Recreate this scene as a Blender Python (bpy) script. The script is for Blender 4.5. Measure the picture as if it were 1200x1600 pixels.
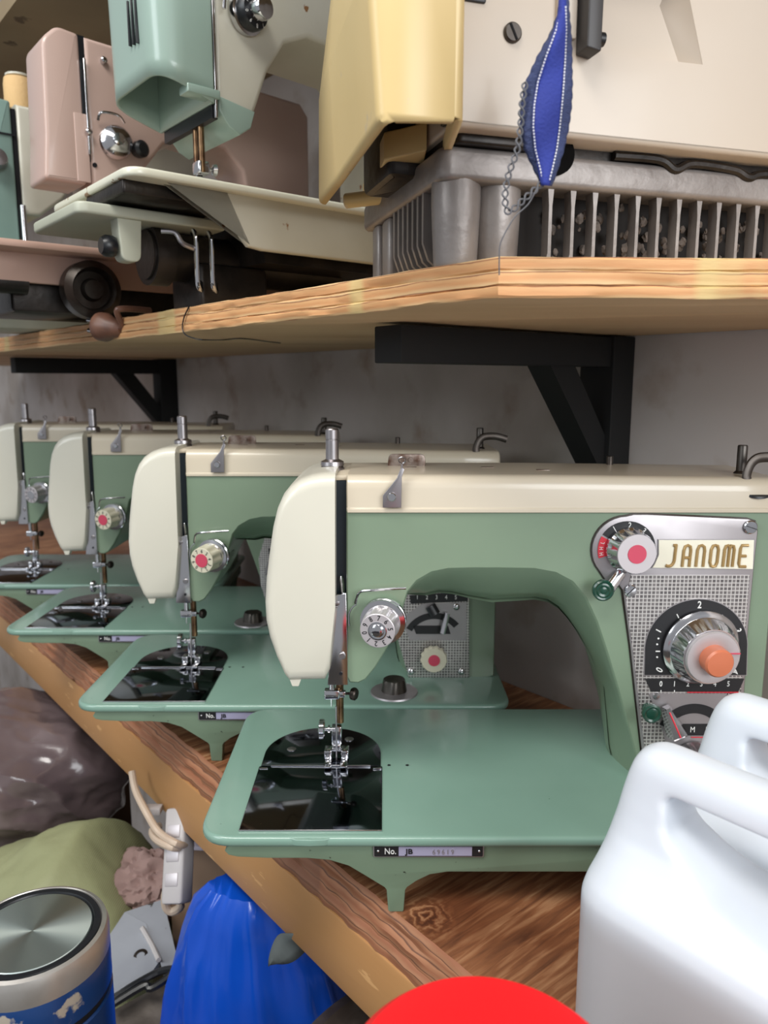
import bpy, bmesh, math, random
from mathutils import Vector, Matrix, noise
for _o in list(bpy.data.objects): bpy.data.objects.remove(_o)
S = bpy.context.scene; COL = S.collection
random.seed(7)
PI = math.pi
# ---------------------------------------------------------------- camera, world, lights, exposure
TH = math.radians(9.7); CT, ST = math.cos(TH), math.sin(TH); FPX = 1200.0
cd = bpy.data.cameras.new('camera'); cam = bpy.data.objects.new('camera', cd); COL.objects.link(cam)
cd.sensor_fit = 'VERTICAL'; cd.sensor_height = 32.0; cd.lens = 24.0; cd.clip_start = 0.02
cam.location = (0, 0, 0); cam.rotation_euler = (PI/2 - TH, 0, 0)
cd.dof.use_dof = True; cd.dof.focus_distance = 0.44; cd.dof.aperture_fstop = 12
S.camera = cam
S.view_settings.view_transform = 'Standard'; S.view_settings.look = 'None'
S.view_settings.gamma = 1; S.view_settings.use_curve_mapping = False
S.view_settings.exposure = 0.35
W = bpy.data.worlds.new('world'); S.world = W; W.use_nodes = True
W.node_tree.nodes['Background'].inputs[0].default_value = (0.93, 0.95, 1.0, 1)
W.node_tree.nodes['Background'].inputs[1].default_value = 0.30
def area(name, loc, target, sx, sy, power, col):
    l = bpy.data.lights.new(name, 'AREA'); l.shape = 'RECTANGLE'; l.size = sx; l.size_y = sy; l.energy = power; l.color = col
    o = bpy.data.objects.new(name, l); COL.objects.link(o); o.location = loc
    o.rotation_euler = (Vector(target) - Vector(loc)).to_track_quat('-Z', 'Y').to_euler(); return o
area('ceiling_tube_light', (-0.5, -0.35, 1.35), (0, 0.5, -0.1), 1.3, 0.5, 21, (1.0, 0.97, 0.92))
area('left_area_light', (-1.8, -0.9, 0.95), (-0.2, 0.6, -0.2), 1.0, 1.2, 17, (0.9, 0.96, 1.0))  # cool area light from the left
area('right_fill_light', (0.75, -0.75, 0.30), (0.25, 0.5, -0.05), 0.9, 0.6, 11, (0.95, 0.98, 1.0))  # added low fill from the right, reaches the wall under the shelf

# ---------------------------------------------------------------- helpers
def at(px, py, Y):
    """point of the photographed place seen at (px,py) that lies Y metres ahead of the camera"""
    u = (800 - py) / FPX; d = CT + u * ST
    return Vector(((px - 600) / FPX / d * Y, Y, (-ST + u * CT) / d * Y))
def atz(px, py, z):
    u = (800 - py) / FPX; d = CT + u * ST
    return at(px, py, z / ((-ST + u * CT) / d))
def lin(c):
    c = [x / 255 for x in c]
    return tuple(x / 12.92 if x <= 0.04045 else ((x + 0.055) / 1.055) ** 2.4 for x in c) + (1,)
def mat(name, col, rough=0.5, metal=0.0, var=None, bump=None, coat=0.0, chips=None, rvar=None, sss=0, trans=0, spec=0.5, stretch=(1, 1, 1), wave=None):
    m = bpy.data.materials.new(name); m.use_nodes = True; nt = m.node_tree; N = nt.nodes; L = nt.links
    b = N['Principled BSDF']; b.inputs['Base Color'].default_value = lin(col)
    b.inputs['Roughness'].default_value = rough; b.inputs['Metallic'].default_value = metal
    b.inputs['Specular IOR Level'].default_value = spec
    b.inputs['Coat Weight'].default_value = coat; b.inputs['Coat Roughness'].default_value = 0.12
    if sss:
        b.inputs['Subsurface Weight'].default_value = sss; b.inputs['Subsurface Radius'].default_value = (0.02, 0.02, 0.022); b.inputs['Subsurface Scale'].default_value = 0.6
    b.inputs['Transmission Weight'].default_value = trans
    tc = N.new('ShaderNodeTexCoord'); mp = N.new('ShaderNodeMapping'); mp.inputs['Scale'].default_value = stretch
    L.new(tc.outputs['Object'], mp.inputs['Vector']); vec = mp.outputs['Vector']
    out = None
    def nz(scale, detail=5):
        n = N.new('ShaderNodeTexNoise'); n.inputs['Scale'].default_value = scale; n.inputs['Detail'].default_value = detail
        L.new(vec, n.inputs['Vector']); return n.outputs['Fac']
    def mixc(fac, a, c):
        x = N.new('ShaderNodeMix'); x.data_type = 'RGBA'
        if isinstance(fac, float): x.inputs[0].default_value = fac
        else: L.new(fac, x.inputs[0])
        for s, v in ((6, a), (7, c)):
            if isinstance(v, tuple): x.inputs[s].default_value = v
            else: L.new(v, x.inputs[s])
        return x.outputs[2]
    def ramp(fac, p0, p1):
        r = N.new('ShaderNodeMapRange'); r.inputs['From Min'].default_value = p0; r.inputs['From Max'].default_value = p1
        L.new(fac, r.inputs['Value']); return r.outputs[0]
    cur = lin(col)
    if var: cur = mixc(ramp(nz(var[0]), 0.35, 0.65), cur, lin(var[1]))
    if wave:
        w = N.new('ShaderNodeTexWave'); w.bands_direction = wave[0]; w.inputs['Scale'].default_value = wave[1]; w.inputs['Distortion'].default_value = wave[3]
        w.inputs['Detail'].default_value = 4; w.inputs['Detail Scale'].default_value = wave[4] if len(wave) > 4 else 1.5
        L.new(vec, w.inputs['Vector']); cur = mixc(w.outputs['Fac'], cur, lin(wave[2]))
    if chips: cur = mixc(ramp(nz(chips[0], 9), chips[1], chips[1] + 0.02), cur, lin(chips[2]))
    if not isinstance(cur, tuple): L.new(cur, b.inputs['Base Color'])
    if rvar:
        r = N.new('ShaderNodeMapRange'); r.inputs['To Min'].default_value = rvar[1]; r.inputs['To Max'].default_value = rvar[2]
        L.new(nz(rvar[0]), r.inputs['Value']); L.new(r.outputs[0], b.inputs['Roughness'])
    if bump:
        bp = N.new('ShaderNodeBump'); bp.inputs['Strength'].default_value = bump[1]; bp.inputs['Distance'].default_value = 0.001
        L.new(nz(bump[0]), bp.inputs['Height']); L.new(bp.outputs[0], b.inputs['Normal'])
    return m
def addp(poly, d):
    """offset closed polygon by d along its outward normals (negative shrinks)"""
    n = len(poly); A = sum(poly[i][0]*poly[(i+1)%n][1] - poly[(i+1)%n][0]*poly[i][1] for i in range(n)); s = 1 if A > 0 else -1
    out = []
    for i in range(n):
        p, q, r = Vector(poly[i-1]), Vector(poly[i]), Vector(poly[(i+1) % n])
        e1 = (q-p).normalized() if (q-p).length > 1e-9 else (r-q).normalized(); e2 = (r-q).normalized() if (r-q).length > 1e-9 else e1
        n1 = Vector((e1.y, -e1.x))*s; n2 = Vector((e2.y, -e2.x))*s; m = n1 + n2
        if m.length < 1e-6: m = n1
        m.normalize(); k = max(0.5, m.dot(n1)); out.append(tuple(q + m*(d/k)))
    return out
def rpoly(pts, seg=5):
    """polygon with rounded corners, pts = (x, y, r)"""
    out = []; n = len(pts)
    for i in range(n):
        x, y, r = pts[i]; q = Vector((x, y))
        if r <= 0: out.append((x, y)); continue
        p = Vector(pts[i-1][:2]); s = Vector(pts[(i+1) % n][:2]); a = (p-q); c = (s-q); la, lc = a.length, c.length; a.normalize(); c.normalize()
        ang = a.angle(c) if la and lc else PI
        t = min(r / max(math.tan(ang/2), 1e-3), la*0.49, lc*0.49)
        A, B = q + a*t, q + c*t
        for k in range(seg+1):
            f = k/seg; out.append(tuple((A*(1-f)*(1-f)) + q*(2*f*(1-f)) + B*f*f))
    return out
def arc(cx, cy, r, a0, a1, n=16, ry=None):
    return [(cx + r*math.cos(math.radians(a0+(a1-a0)*i/n)), cy + (ry or r)*math.sin(math.radians(a0+(a1-a0)*i/n))) for i in range(n+1)]
def cr(P, n=6, closed=False):
    P = [Vector(p) for p in P]; out = []; m = len(P)
    for i in range(m if closed else m-1):
        p0 = P[(i-1) % m] if closed or i > 0 else P[0]; p1 = P[i]; p2 = P[(i+1) % m]; p3 = P[(i+2) % m] if closed or i+2 < m else P[-1]
        for k in range(n):
            t = k/n; out.append(0.5*((2*p1) + (p2-p0)*t + (2*p0-5*p1+4*p2-p3)*t*t + (3*p1-p0-3*p2+p3)*t**3))
    if not closed: out.append(P[-1])
    return [tuple(v) for v in out]
class MB:
    def __init__(s): s.v = []; s.f = []; s.m = []; s.cur = 0
    def add(s, vs, fs, M=None):
        o = len(s.v); s.v += [tuple((M @ Vector(v)) if M else v) for v in vs]
        for f in fs: s.f.append(tuple(i+o for i in f)); s.m.append(s.cur)
        return s
    def mi(s, i): s.cur = i; return s
    def rings(s, R, c0=True, c1=True, M=None, close=False):
        n = len(R[0]); vs = [p for r in R for p in r]; fs = []
        K = len(R)
        for k in range(K if close else K-1):
            a, b = k*n, ((k+1) % K)*n
            for i in range(n): j = (i+1) % n; fs.append((a+i, a+j, b+j, b+i))
        if c0 and not close: fs.append(tuple(range(n))[::-1])
        if c1 and not close: fs.append(tuple((K-1)*n+i for i in range(n)))
        return s.add(vs, fs, M)
    def prism(s, poly, a0, a1, ax='y', bev=0.0, seg=3, M=None, bev1=None):
        f = {'y': lambda p, a: (p[0], a, p[1]), 'z': lambda p, a: (p[0], p[1], a), 'x': lambda p, a: (a, p[0], p[1])}[ax]
        if bev1 is None: bev1 = bev
        sg = 1 if a1 > a0 else -1; R = []
        if bev > 0:
            for k in range(seg+1):
                t = PI/2*k/seg; q = addp(poly, -bev*(1-math.sin(t))); R.append([f(p, a0+sg*bev*(1-math.cos(t))) for p in q])
        else: R.append([f(p, a0) for p in poly])
        if bev1 > 0:
            for k in range(seg, -1, -1):
                t = PI/2*k/seg; q = addp(poly, -bev1*(1-math.sin(t))); R.append([f(p, a1-sg*bev1*(1-math.cos(t))) for p in q])
        else: R.append([f(p, a1) for p in poly])
        return s.rings(R, M=M)
    def box(s, c, d, bev=0.0, M=None, seg=2):
        x, y, z = c; a, b, h = d[0]/2, d[1]/2, d[2]/2
        if bev <= 0:
            return s.add([(x-a,y-b,z-h),(x+a,y-b,z-h),(x+a,y+b,z-h),(x-a,y+b,z-h),(x-a,y-b,z+h),(x+a,y-b,z+h),(x+a,y+b,z+h),(x-a,y+b,z+h)],
                         [(0,3,2,1),(4,5,6,7),(0,1,5,4),(1,2,6,5),(2,3,7,6),(3,0,4,7)], M)
        bev = min(bev, a*.98, b*.98, h*.98)
        return s.prism(rpoly([(x-a,y-b,bev),(x+a,y-b,bev),(x+a,y+b,bev),(x-a,y+b,bev)], 3), z-h, z+h, 'z', bev*.98, seg, M)
    def lathe(s, prof, o=(0,0,0), ax=(0,0,1), n=32, M=None, flute=None):
        """prof = (radius, height) along axis; flute = (count, depth, h0, h1)"""
        q = Vector(ax).normalized().to_track_quat('Z', 'X').to_matrix().to_4x4(); T = Matrix.Translation(o) @ q
        if M: T = M @ T
        R = []
        for r, h in prof:
            r = max(r, 1e-5); ring = []
            for i in range(n):
                a = 2*PI*i/n; rr = r
                if flute and flute[2] <= h <= flute[3]: rr = r - flute[1]*(0.5+0.5*math.cos(a*flute[0]))
                ring.append((rr*math.cos(a), rr*math.sin(a), h))
            R.append(ring)
        return s.rings(R, M=T)
    def cyl(s, p0, p1, r, r1=None, n=20, bev=0.0):
        p0, p1 = Vector(p0), Vector(p1); L = (p1-p0).length; r1 = r if r1 is None else r1
        pr = [(r-bev, 0), (r, bev), (r1, L-bev), (r1-bev, L)] if bev else [(r, 0), (r1, L)]
        return s.lathe(pr, p0, p1-p0, n)
    def tube(s, path, r, n=8, caps=True, M=None, flat=1.0):
        P = [Vector(p) for p in path]; R = []; up = Vector((0.13, 0.21, 0.97)); 
        for i, p in enumerate(P):
            t = (P[min(i+1, len(P)-1)] - P[max(i-1, 0)]).normalized()
            a = (up - t*up.dot(t)); a = a.normalized() if a.length > 1e-3 else t.orthogonal().normalized(); up = a; b = t.cross(a)
            rr = r[i] if isinstance(r, (list, tuple)) else r
            R.append([tuple(p + a*rr*math.cos(2*PI*k/n) + b*rr*flat*math.sin(2*PI*k/n)) for k in range(n)])
        return s.rings(R, caps, caps, M)
    def sph(s, c, r, n=16, sc=(1,1,1), M=None):
        pr = [(math.sin(PI*i/n), -math.cos(PI*i/n)) for i in range(n+1)]
        T = Matrix.Translation(c) @ Matrix.Diagonal((r*sc[0], r*sc[1], r*sc[2], 1))
        return s.lathe(pr, n=n*2, M=(M @ T) if M else T)
    def text(s, t, size, o, xs=1.0, ext=0.0002, rot=0.0, ax='front', shear=0, off=0.0, align='CENTER'):
        c = bpy.data.curves.new('t', 'FONT'); c.body = t; c.size = size; c.extrude = ext; c.align_x = align; c.align_y = 'CENTER'; c.offset = off; c.resolution_u = 3
        ob = bpy.data.objects.new('t', c); COL.objects.link(ob); bpy.context.view_layer.update()
        me = bpy.data.meshes.new_from_object(ob.evaluated_get(bpy.context.evaluated_depsgraph_get()))
        B = {'front': Matrix(((1,0,0,0),(0,0,-1,0),(0,1,0,0),(0,0,0,1))), 'top': Matrix.Identity(4)}[ax]
        T = Matrix.Translation(o) @ B @ Matrix.Rotation(rot, 4, 'Z') @ Matrix.Diagonal((xs, 1, 1, 1))
        s.add([tuple(v.co) for v in me.vertices], [tuple(p.vertices) for p in me.polygons], T)
        bpy.data.objects.remove(ob); bpy.data.curves.remove(c); bpy.data.meshes.remove(me); return s
    def mesh(s, name, mats, ang=35, recalc=True):
        me = bpy.data.meshes.new(name); bm = bmesh.new(); vs = [bm.verts.new(v) for v in s.v]
        for f, k in zip(s.f, s.m):
            if len(set(f)) < 3: continue
            try: fc = bm.faces.new([vs[i] for i in f]); fc.material_index = k
            except ValueError: pass
        bmesh.ops.remove_doubles(bm, verts=bm.verts, dist=1e-6)
        if recalc: bmesh.ops.recalc_face_normals(bm, faces=bm.faces)
        bm.to_mesh(me); bm.free()
        for p in me.polygons: p.use_smooth = True
        me.set_sharp_from_angle(angle=math.radians(ang))
        for m in (mats if isinstance(mats, (list, tuple)) else [mats]): me.materials.append(m)
        return me
    def build(s, name, mats, parent=None, ang=35, loc=None, rotz=0):
        o = bpy.data.objects.new(name, s.mesh(name, mats, ang)); COL.objects.link(o)
        if parent: o.parent = parent
        if loc is not None: o.location = loc
        o.rotation_euler[2] = rotz
        return o
def _split(s, name, mats, parent=None, ang=35):
    par = list(range(len(s.v)))
    def fd(i):
        while par[i] != i: par[i] = par[par[i]]; i = par[i]
        return i
    for f in s.f:
        a = fd(f[0])
        for j in f[1:]: par[fd(j)] = a
    g = {}
    for f, k in zip(s.f, s.m): g.setdefault(fd(f[0]), []).append((f, k))
    out = []
    for fs in g.values():
        ids = sorted({i for f, _ in fs for i in f}); mp = {i: n for n, i in enumerate(ids)}; q = MB()
        q.v = [s.v[i] for i in ids]; q.f = [tuple(mp[i] for i in f) for f, _ in fs]; q.m = [k for _, k in fs]; out.append(q.build(name, mats, parent, ang))
    return out
MB.split = _split
def tag(o, label, cat, group=None, kind=None):
    if label: o['label'] = label
    if cat: o['category'] = cat
    if group: o['group'] = group
    if kind: o['kind'] = kind
    return o
def lab(o, label): o['label'] = label; return o
def empty(name, loc, rz, label, cat, group=None):
    o = bpy.data.objects.new(name, None); o.empty_display_size = 0.03; COL.objects.link(o); o.location = loc; o.rotation_euler = (0, 0, rz)
    return tag(o, label, cat, group)
def copy_tree(o, parent=None):
    c = o.copy(); COL.objects.link(c); c.parent = parent
    for ch in list(o.children): copy_tree(ch, c)
    return c
def apply_mods(o):
    bpy.context.view_layer.update()
    me = bpy.data.meshes.new_from_object(o.evaluated_get(bpy.context.evaluated_depsgraph_get()))
    o.modifiers.clear(); o.data = me; return o
def boolean(o, cutters):
    obs = []
    for mbc in cutters:
        c = mbc.build('cutter', []) ; obs.append(c); c.parent = o.parent
        md = o.modifiers.new('b', 'BOOLEAN'); md.object = c; md.operation = 'DIFFERENCE'; md.solver = 'EXACT'
    apply_mods(o)
    for c in obs: bpy.data.objects.remove(c)
    for p in o.data.polygons: p.use_smooth = True
    o.data.set_sharp_from_angle(angle=math.radians(35)); return o
def blob(rx, ry, rz, amp, freq, seed, sub=5, ridge=True, flat=0.0, fine=1.0):
    bm = bmesh.new(); bmesh.ops.create_icosphere(bm, subdivisions=sub, radius=1); off = Vector((seed*3.7, seed*1.3, seed*5.1))
    for v in bm.verts:
        d = v.co.normalized(); h = noise.noise(d*freq*0.6 + off)*0.9
        if ridge:
            h += (0.5 - abs(noise.noise(d*freq + off)))*1.0 + (0.4-abs(noise.noise(d*freq*2.3 + off*2)))*0.45*fine + (0.4-abs(noise.noise(d*freq*5 + off)))*0.16*fine
        p = Vector((d.x*rx, d.y*ry, d.z*rz)); p += d*(h*amp)
        if flat and p.z < -rz*flat: p.z = -rz*flat
        v.co = p
    mb = MB(); bm.verts.ensure_lookup_table(); mb.add([tuple(v.co) for v in bm.verts], [tuple(v.index for v in f.verts) for f in bm.faces]); bm.free(); return mb

# ---------------------------------------------------------------- materials
M_GREEN = mat('green_enamel', (124, 143, 120), 0.33, var=(9, (118, 137, 115)), coat=0.3, bump=(60, 0.02))
M_BED = mat('green_bed_enamel', (126, 157, 143), 0.24, var=(12, (120, 151, 137)), coat=0.4, chips=(130, 0.78, (45, 52, 45)), bump=(50, 0.02))
M_SKIRT = mat('green_casting', (122, 142, 120), 0.42, var=(14, (114, 134, 112)), chips=(150, 0.69, (48, 50, 42)), bump=(120, 0.15))
M_CREAM = mat('cream_enamel', (205, 194, 174), 0.28, var=(6, (198, 186, 164)), coat=0.3, chips=(160, 0.79, (150, 105, 60)))
M_FACE = mat('ivory_plastic', (207, 204, 190), 0.3, var=(5, (202, 198, 183)), coat=0.2)
M_CHROME = mat('chrome', (205, 205, 208), 0.13, 1.0, rvar=(60, 0.06, 0.22))
M_MIRROR = mat('mirror_chrome', (92, 97, 106), 0.05, 1.0, chips=(420, 0.72, (205, 205, 205)), rvar=(30, 0.03, 0.12))
M_STEEL = mat('brushed_steel', (168, 164, 166), 0.33, 1.0, rvar=(80, 0.25, 0.45))
M_DARKM = mat('dark_steel', (88, 84, 80), 0.4, 0.9, var=(40, (60, 50, 44)))
M_BRASS = mat('worn_brass_bar', (150, 120, 88), 0.3, 0.9, var=(90, (92, 66, 48)))
M_RUST = mat('rusty_plate', (150, 138, 130), 0.45, 0.7, var=(140, (96, 72, 60)), bump=(200, 0.4))
M_BLACK = mat('black_plastic', (22, 24, 28), 0.35)
M_SLOT = mat('blue_black_slot', (22, 34, 42), 0.35)
M_DGREEN = mat('dark_green_knob', (18, 62, 48), 0.25, coat=0.3)
M_RED = mat('faded_red_inlay', (196, 68, 92), 0.4)
M_REDL = mat('bright_red_inlay', (205, 45, 60), 0.4)
M_ORANGE = mat('orange_button', (196, 112, 80), 0.35)
M_GOLD = mat('gold_letters', (168, 138, 88), 0.4, 0.35)
M_WHITEP = mat('white_print', (225, 225, 222), 0.5)
M_BLACKP = mat('black_print', (25, 25, 28), 0.5)
M_BADGE = mat('cream_badge', (236, 232, 212), 0.35)
M_PLATE = mat('satin_aluminium', (168, 163, 165), 0.4, 0.75, rvar=(90, 0.35, 0.5))
M_TENS = mat('aluminium_dial', (198, 192, 194), 0.42, 0.55)
M_CREAMDIAL = mat('cream_dial', (205, 200, 178), 0.4)
M_SERIAL = mat('serial_foil', (182, 180, 208), 0.3, 0.35)
def grid_mat():
    m = mat('woven_aluminium', (190, 186, 184), 0.36, 0.7); nt = m.node_tree; N = nt.nodes; L = nt.links; b = N['Principled BSDF']
    tc = N.new('ShaderNodeTexCoord'); sx = N.new('ShaderNodeSeparateXYZ'); cx = N.new('ShaderNodeCombineXYZ'); L.new(tc.outputs['Object'], sx.inputs[0])
    L.new(sx.outputs[0], cx.inputs[0]); L.new(sx.outputs[2], cx.inputs[1])
    br = N.new('ShaderNodeTexBrick'); br.offset = 0; br.inputs['Scale'].default_value = 1; br.inputs['Brick Width'].default_value = 0.0024; br.inputs['Row Height'].default_value = 0.0024
    br.inputs['Mortar Size'].default_value = 0.00042; br.inputs['Mortar Smooth'].default_value = 0.4
    br.inputs[1].default_value = lin((112, 108, 108)); br.inputs[2].default_value = lin((150, 145, 143)); br.inputs[3].default_value = lin((225, 221, 218))
    L.new(cx.outputs[0], br.inputs['Vector']); L.new(br.outputs['Color'], b.inputs['Base Color'])
    bp = N.new('ShaderNodeBump'); bp.inputs['Strength'].default_value = 0.7; bp.inputs['Distance'].default_value = 0.0004; L.new(br.outputs['Fac'], bp.inputs['Height']); L.new(bp.outputs[0], b.inputs['Normal'])
    return m
M_GRID = grid_mat()
EX, EY = -0.6392, 0.7690            # the direction the table edge, the shelf and the wall run in
PHI = math.atan2(0.6392, 0.7690)    # rotation that turns local x into the wall's inward normal, local y along the wall
def wp(o, x, y, z=0.0):             # point in a frame turned to the wall
    return Vector((o[0] + x*0.7690 - y*0.6392, o[1] + x*0.6392 + y*0.7690, z))
# ---------------------------------------------------------------- the setting: wall, floor, table, shelf, brackets
ZT = -0.300       # table top
ZS = 0.0360       # shelf underside
ZST = 0.0535      # shelf top
W0 = (0.202, 0.642); E0 = (0.0025, 0.400); C0 = (0.050, 0.348)
def wall_mat():
    m = mat('stained_plaster', (168, 158, 150), 0.85, bump=(18, 0.5)); nt = m.node_tree; N = nt.nodes; L = nt.links; b = N['Principled BSDF']
    tc = N.new('ShaderNodeTexCoord'); n1 = N.new('ShaderNodeTexNoise'); n1.inputs['Scale'].default_value = 4.5; n1.inputs['Detail'].default_value = 6
    n2 = N.new('ShaderNodeTexNoise'); n2.inputs['Scale'].default_value = 14; n2.inputs['Detail'].default_value = 8
    L.new(tc.outputs['Object'], n1.inputs[0]); L.new(tc.outputs['Object'], n2.inputs[0])
    r1 = N.new('ShaderNodeValToRGB'); r1.color_ramp.elements[0].position = 0.35; r1.color_ramp.elements[0].color = lin((158, 148, 140)); r1.color_ramp.elements[1].position = 0.6; r1.color_ramp.elements[1].color = lin((192, 184, 180))
    r2 = N.new('ShaderNodeValToRGB'); r2.color_ramp.elements[0].position = 0.56; r2.color_ramp.elements[0].color = (1, 1, 1, 1); r2.color_ramp.elements[1].position = 0.72; r2.color_ramp.elements[1].color = lin((216, 202, 188))
    mx = N.new('ShaderNodeMix'); mx.data_type = 'RGBA'; mx.blend_type = 'MULTIPLY'; mx.inputs[0].default_value = 1
    L.new(n1.outputs[0], r1.inputs[0]); L.new(n2.outputs[0], r2.inputs[0]); L.new(r1.outputs[0], mx.inputs[6]); L.new(r2.outputs[0], mx.inputs[7]); L.new(mx.outputs[2], b.inputs['Base Color'])
    return m
M_WALL = wall_mat()
M_FLOOR = mat('dusty_concrete', (72, 66, 60), 0.8, var=(7, (52, 48, 44)), bump=(40, 0.4))
w = MB().box((0.05, 0.7, 0.1), (0.10, 4.4, 2.4)).build('wall_back', M_WALL, loc=(W0[0], W0[1], 0), rotz=PHI); tag(w, None, None, kind='structure')
fl = MB().box((-0.9, 0.7, -1.075), (2.2, 4.4, 0.05)).build('floor', M_FLOOR, loc=(W0[0], W0[1], 0), rotz=PHI); tag(fl, None, None, kind='structure')

def ply_mat(name, layers, patch, scale=260):
    m = mat(name, layers[0], 0.62); nt = m.node_tree; N = nt.nodes; L = nt.links; b = N['Principled BSDF']
    tc = N.new('ShaderNodeTexCoord'); sep = N.new('ShaderNodeSeparateXYZ'); L.new(tc.outputs['Object'], sep.inputs[0])
    mp = N.new('ShaderNodeMapping'); mp.inputs['Scale'].default_value = (9, 9, 60); L.new(tc.outputs['Object'], mp.inputs[0])
    nz = N.new('ShaderNodeTexNoise'); nz.inputs['Scale'].default_value = 1.6; nz.inputs['Detail'].default_value = 8; L.new(mp.outputs[0], nz.inputs[0])
    ad = N.new('ShaderNodeMath'); ad.operation = 'MULTIPLY_ADD'; ad.inputs[1].default_value = 0.006; L.new(nz.outputs[0], ad.inputs[0]); L.new(sep.outputs[2], ad.inputs[2])
    ml = N.new('ShaderNodeMath'); ml.operation = 'MULTIPLY'; ml.inputs[1].default_value = scale; L.new(ad.outputs[0], ml.inputs[0])
    fr = N.new('ShaderNodeMath'); fr.operation = 'FRACT'; L.new(ml.outputs[0], fr.inputs[0])
    rp = N.new('ShaderNodeValToRGB'); e = rp.color_ramp.elements; rp.color_ramp.interpolation = 'EASE'
    e[0].position = 0; e[0].color = lin(layers[0]); e[1].position = 0.42; e[1].color = lin(layers[1])
    for p, c in ((0.5, layers[2]), (0.62, layers[3]), (1.0, layers[0])):
        q = e.new(p); q.color = lin(c)
    L.new(fr.outputs[0], rp.inputs[0])
    n2 = N.new('ShaderNodeTexNoise'); n2.inputs['Scale'].default_value = 5; n2.inputs['Detail'].default_value = 3
    mp2 = N.new('ShaderNodeMapping'); mp2.inputs['Scale'].default_value = (2.2, 2.2, 0.2); L.new(tc.outputs['Object'], mp2.inputs[0]); L.new(mp2.outputs[0], n2.inputs[0])
    r2 = N.new('ShaderNodeMapRange'); r2.inputs['From Min'].default_value = 0.555; r2.inputs['From Max'].default_value = 0.59; L.new(n2.outputs[0], r2.inputs[0])
    ff = N.new('ShaderNodeMath'); ff.operation = 'MULTIPLY'; ff.inputs[1].default_value = 0.65; L.new(r2.outputs[0], ff.inputs[0])
    mx = N.new('ShaderNodeMix'); mx.data_type = 'RGBA'; L.new(ff.outputs[0], mx.inputs[0]); L.new(rp.outputs[0], mx.inputs[6]); mx.inputs[7].default_value = lin(patch)
    L.new(mx.outputs[2], b.inputs['Base Color'])
    bp = N.new('ShaderNodeBump'); bp.inputs['Strength'].default_value = 0.8; bp.inputs['Distance'].default_value = 0.0015; L.new(nz.outputs[0], bp.inputs['Height']); L.new(bp.outputs[0], b.inputs['Normal'])
    return m
M_PLYEDGE = ply_mat('plywood_edge', [(206, 150, 100), (218, 168, 116), (146, 96, 66), (214, 178, 130)], (212, 192, 132), 170)
M_PLYEDGE2 = ply_mat('worn_plywood_edge', [(146, 94, 66), (166, 116, 84), (100, 66, 50), (156, 110, 80)], (122, 84, 64), 150)
M_PLYUNDER = mat('plywood_underside', (214, 184, 144), 0.7, var=(3, (198, 166, 126)), stretch=(1, 4, 1), bump=(30, 0.2))
def top_mat():
    m = mat('worn_plywood_top', (150, 92, 58), 0.42, bump=(90, 0.35)); nt = m.node_tree; N = nt.nodes; L = nt.links; b = N['Principled BSDF']
    tc = N.new('ShaderNodeTexCoord'); mp = N.new('ShaderNodeMapping'); L.new(tc.outputs['Object'], mp.inputs[0]); mp.inputs['Rotation'].default_value = (0, 0, 0.5)
    n0 = N.new('ShaderNodeTexNoise'); n0.inputs['Scale'].default_value = 9; n0.inputs['Detail'].default_value = 3; L.new(mp.outputs[0], n0.inputs[0])
    # knot: rings around a point in the board, distorted
    mk = N.new('ShaderNodeMapping'); mk.inputs['Location'].default_value = (-0.011, 0.0205, 0); mk.inputs['Scale'].default_value = (1, 1, 0); L.new(tc.outputs['Object'], mk.inputs[0])
    vl = N.new('ShaderNodeVectorMath'); vl.operation = 'LENGTH'; L.new(mk.outputs[0], vl.inputs[0])
    wv = N.new('ShaderNodeTexWave'); wv.wave_type = 'RINGS'; wv.rings_direction = 'Z'; wv.inputs['Scale'].default_value = 52; wv.inputs['Distortion'].default_value = 10; wv.inputs['Detail'].default_value = 4; wv.inputs['Detail Scale'].default_value = 2.2
    L.new(mk.outputs[0], wv.inputs[0])
    st = N.new('ShaderNodeMapping'); st.inputs['Scale'].default_value = (22, 260, 1); st.inputs['Rotation'].default_value = (0, 0, 0.55); L.new(tc.outputs['Object'], st.inputs[0])
    gr = N.new('ShaderNodeTexNoise'); gr.inputs['Scale'].default_value = 1; gr.inputs['Detail'].default_value = 8; gr.inputs['Distortion'].default_value = 0.6; L.new(st.outputs[0], gr.inputs[0])
    mr = N.new('ShaderNodeMapRange'); mr.inputs['From Min'].default_value = 0.003; mr.inputs['From Max'].default_value = 0.020; mr.inputs['To Min'].default_value = 0.5; L.new(vl.outputs['Value'], mr.inputs[0])
    m1 = N.new('ShaderNodeMix'); L.new(mr.outputs[0], m1.inputs[0]); L.new(wv.outputs['Fac'], m1.inputs[2]); L.new(gr.outputs[0], m1.inputs[3])
    rp = N.new('ShaderNodeValToRGB'); e = rp.color_ramp.elements; e[0].position = 0.25; e[0].color = lin((108, 70, 50)); e[1].position = 0.74; e[1].color = lin((208, 162, 120)); q = e.new(0.5); q.color = lin((156, 104, 70))
    L.new(m1.outputs[0], rp.inputs[0])
    mx = N.new('ShaderNodeMix'); mx.data_type = 'RGBA'; mx.blend_type = 'MULTIPLY'; mx.inputs[0].default_value = 0.7
    r3 = N.new('ShaderNodeValToRGB'); r3.color_ramp.elements[0].position = 0.35; r3.color_ramp.elements[0].color = lin((140, 104, 88)); r3.color_ramp.elements[1].position = 0.6; r3.color_ramp.elements[1].color = (1, 1, 1, 1)
    L.new(n0.outputs[0], r3.inputs[0]); L.new(rp.outputs[0], mx.inputs[6]); L.new(r3.outputs[0], mx.inputs[7]); L.new(mx.outputs[2], b.inputs['Base Color'])
    return m
M_TOP = top_mat()
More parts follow.
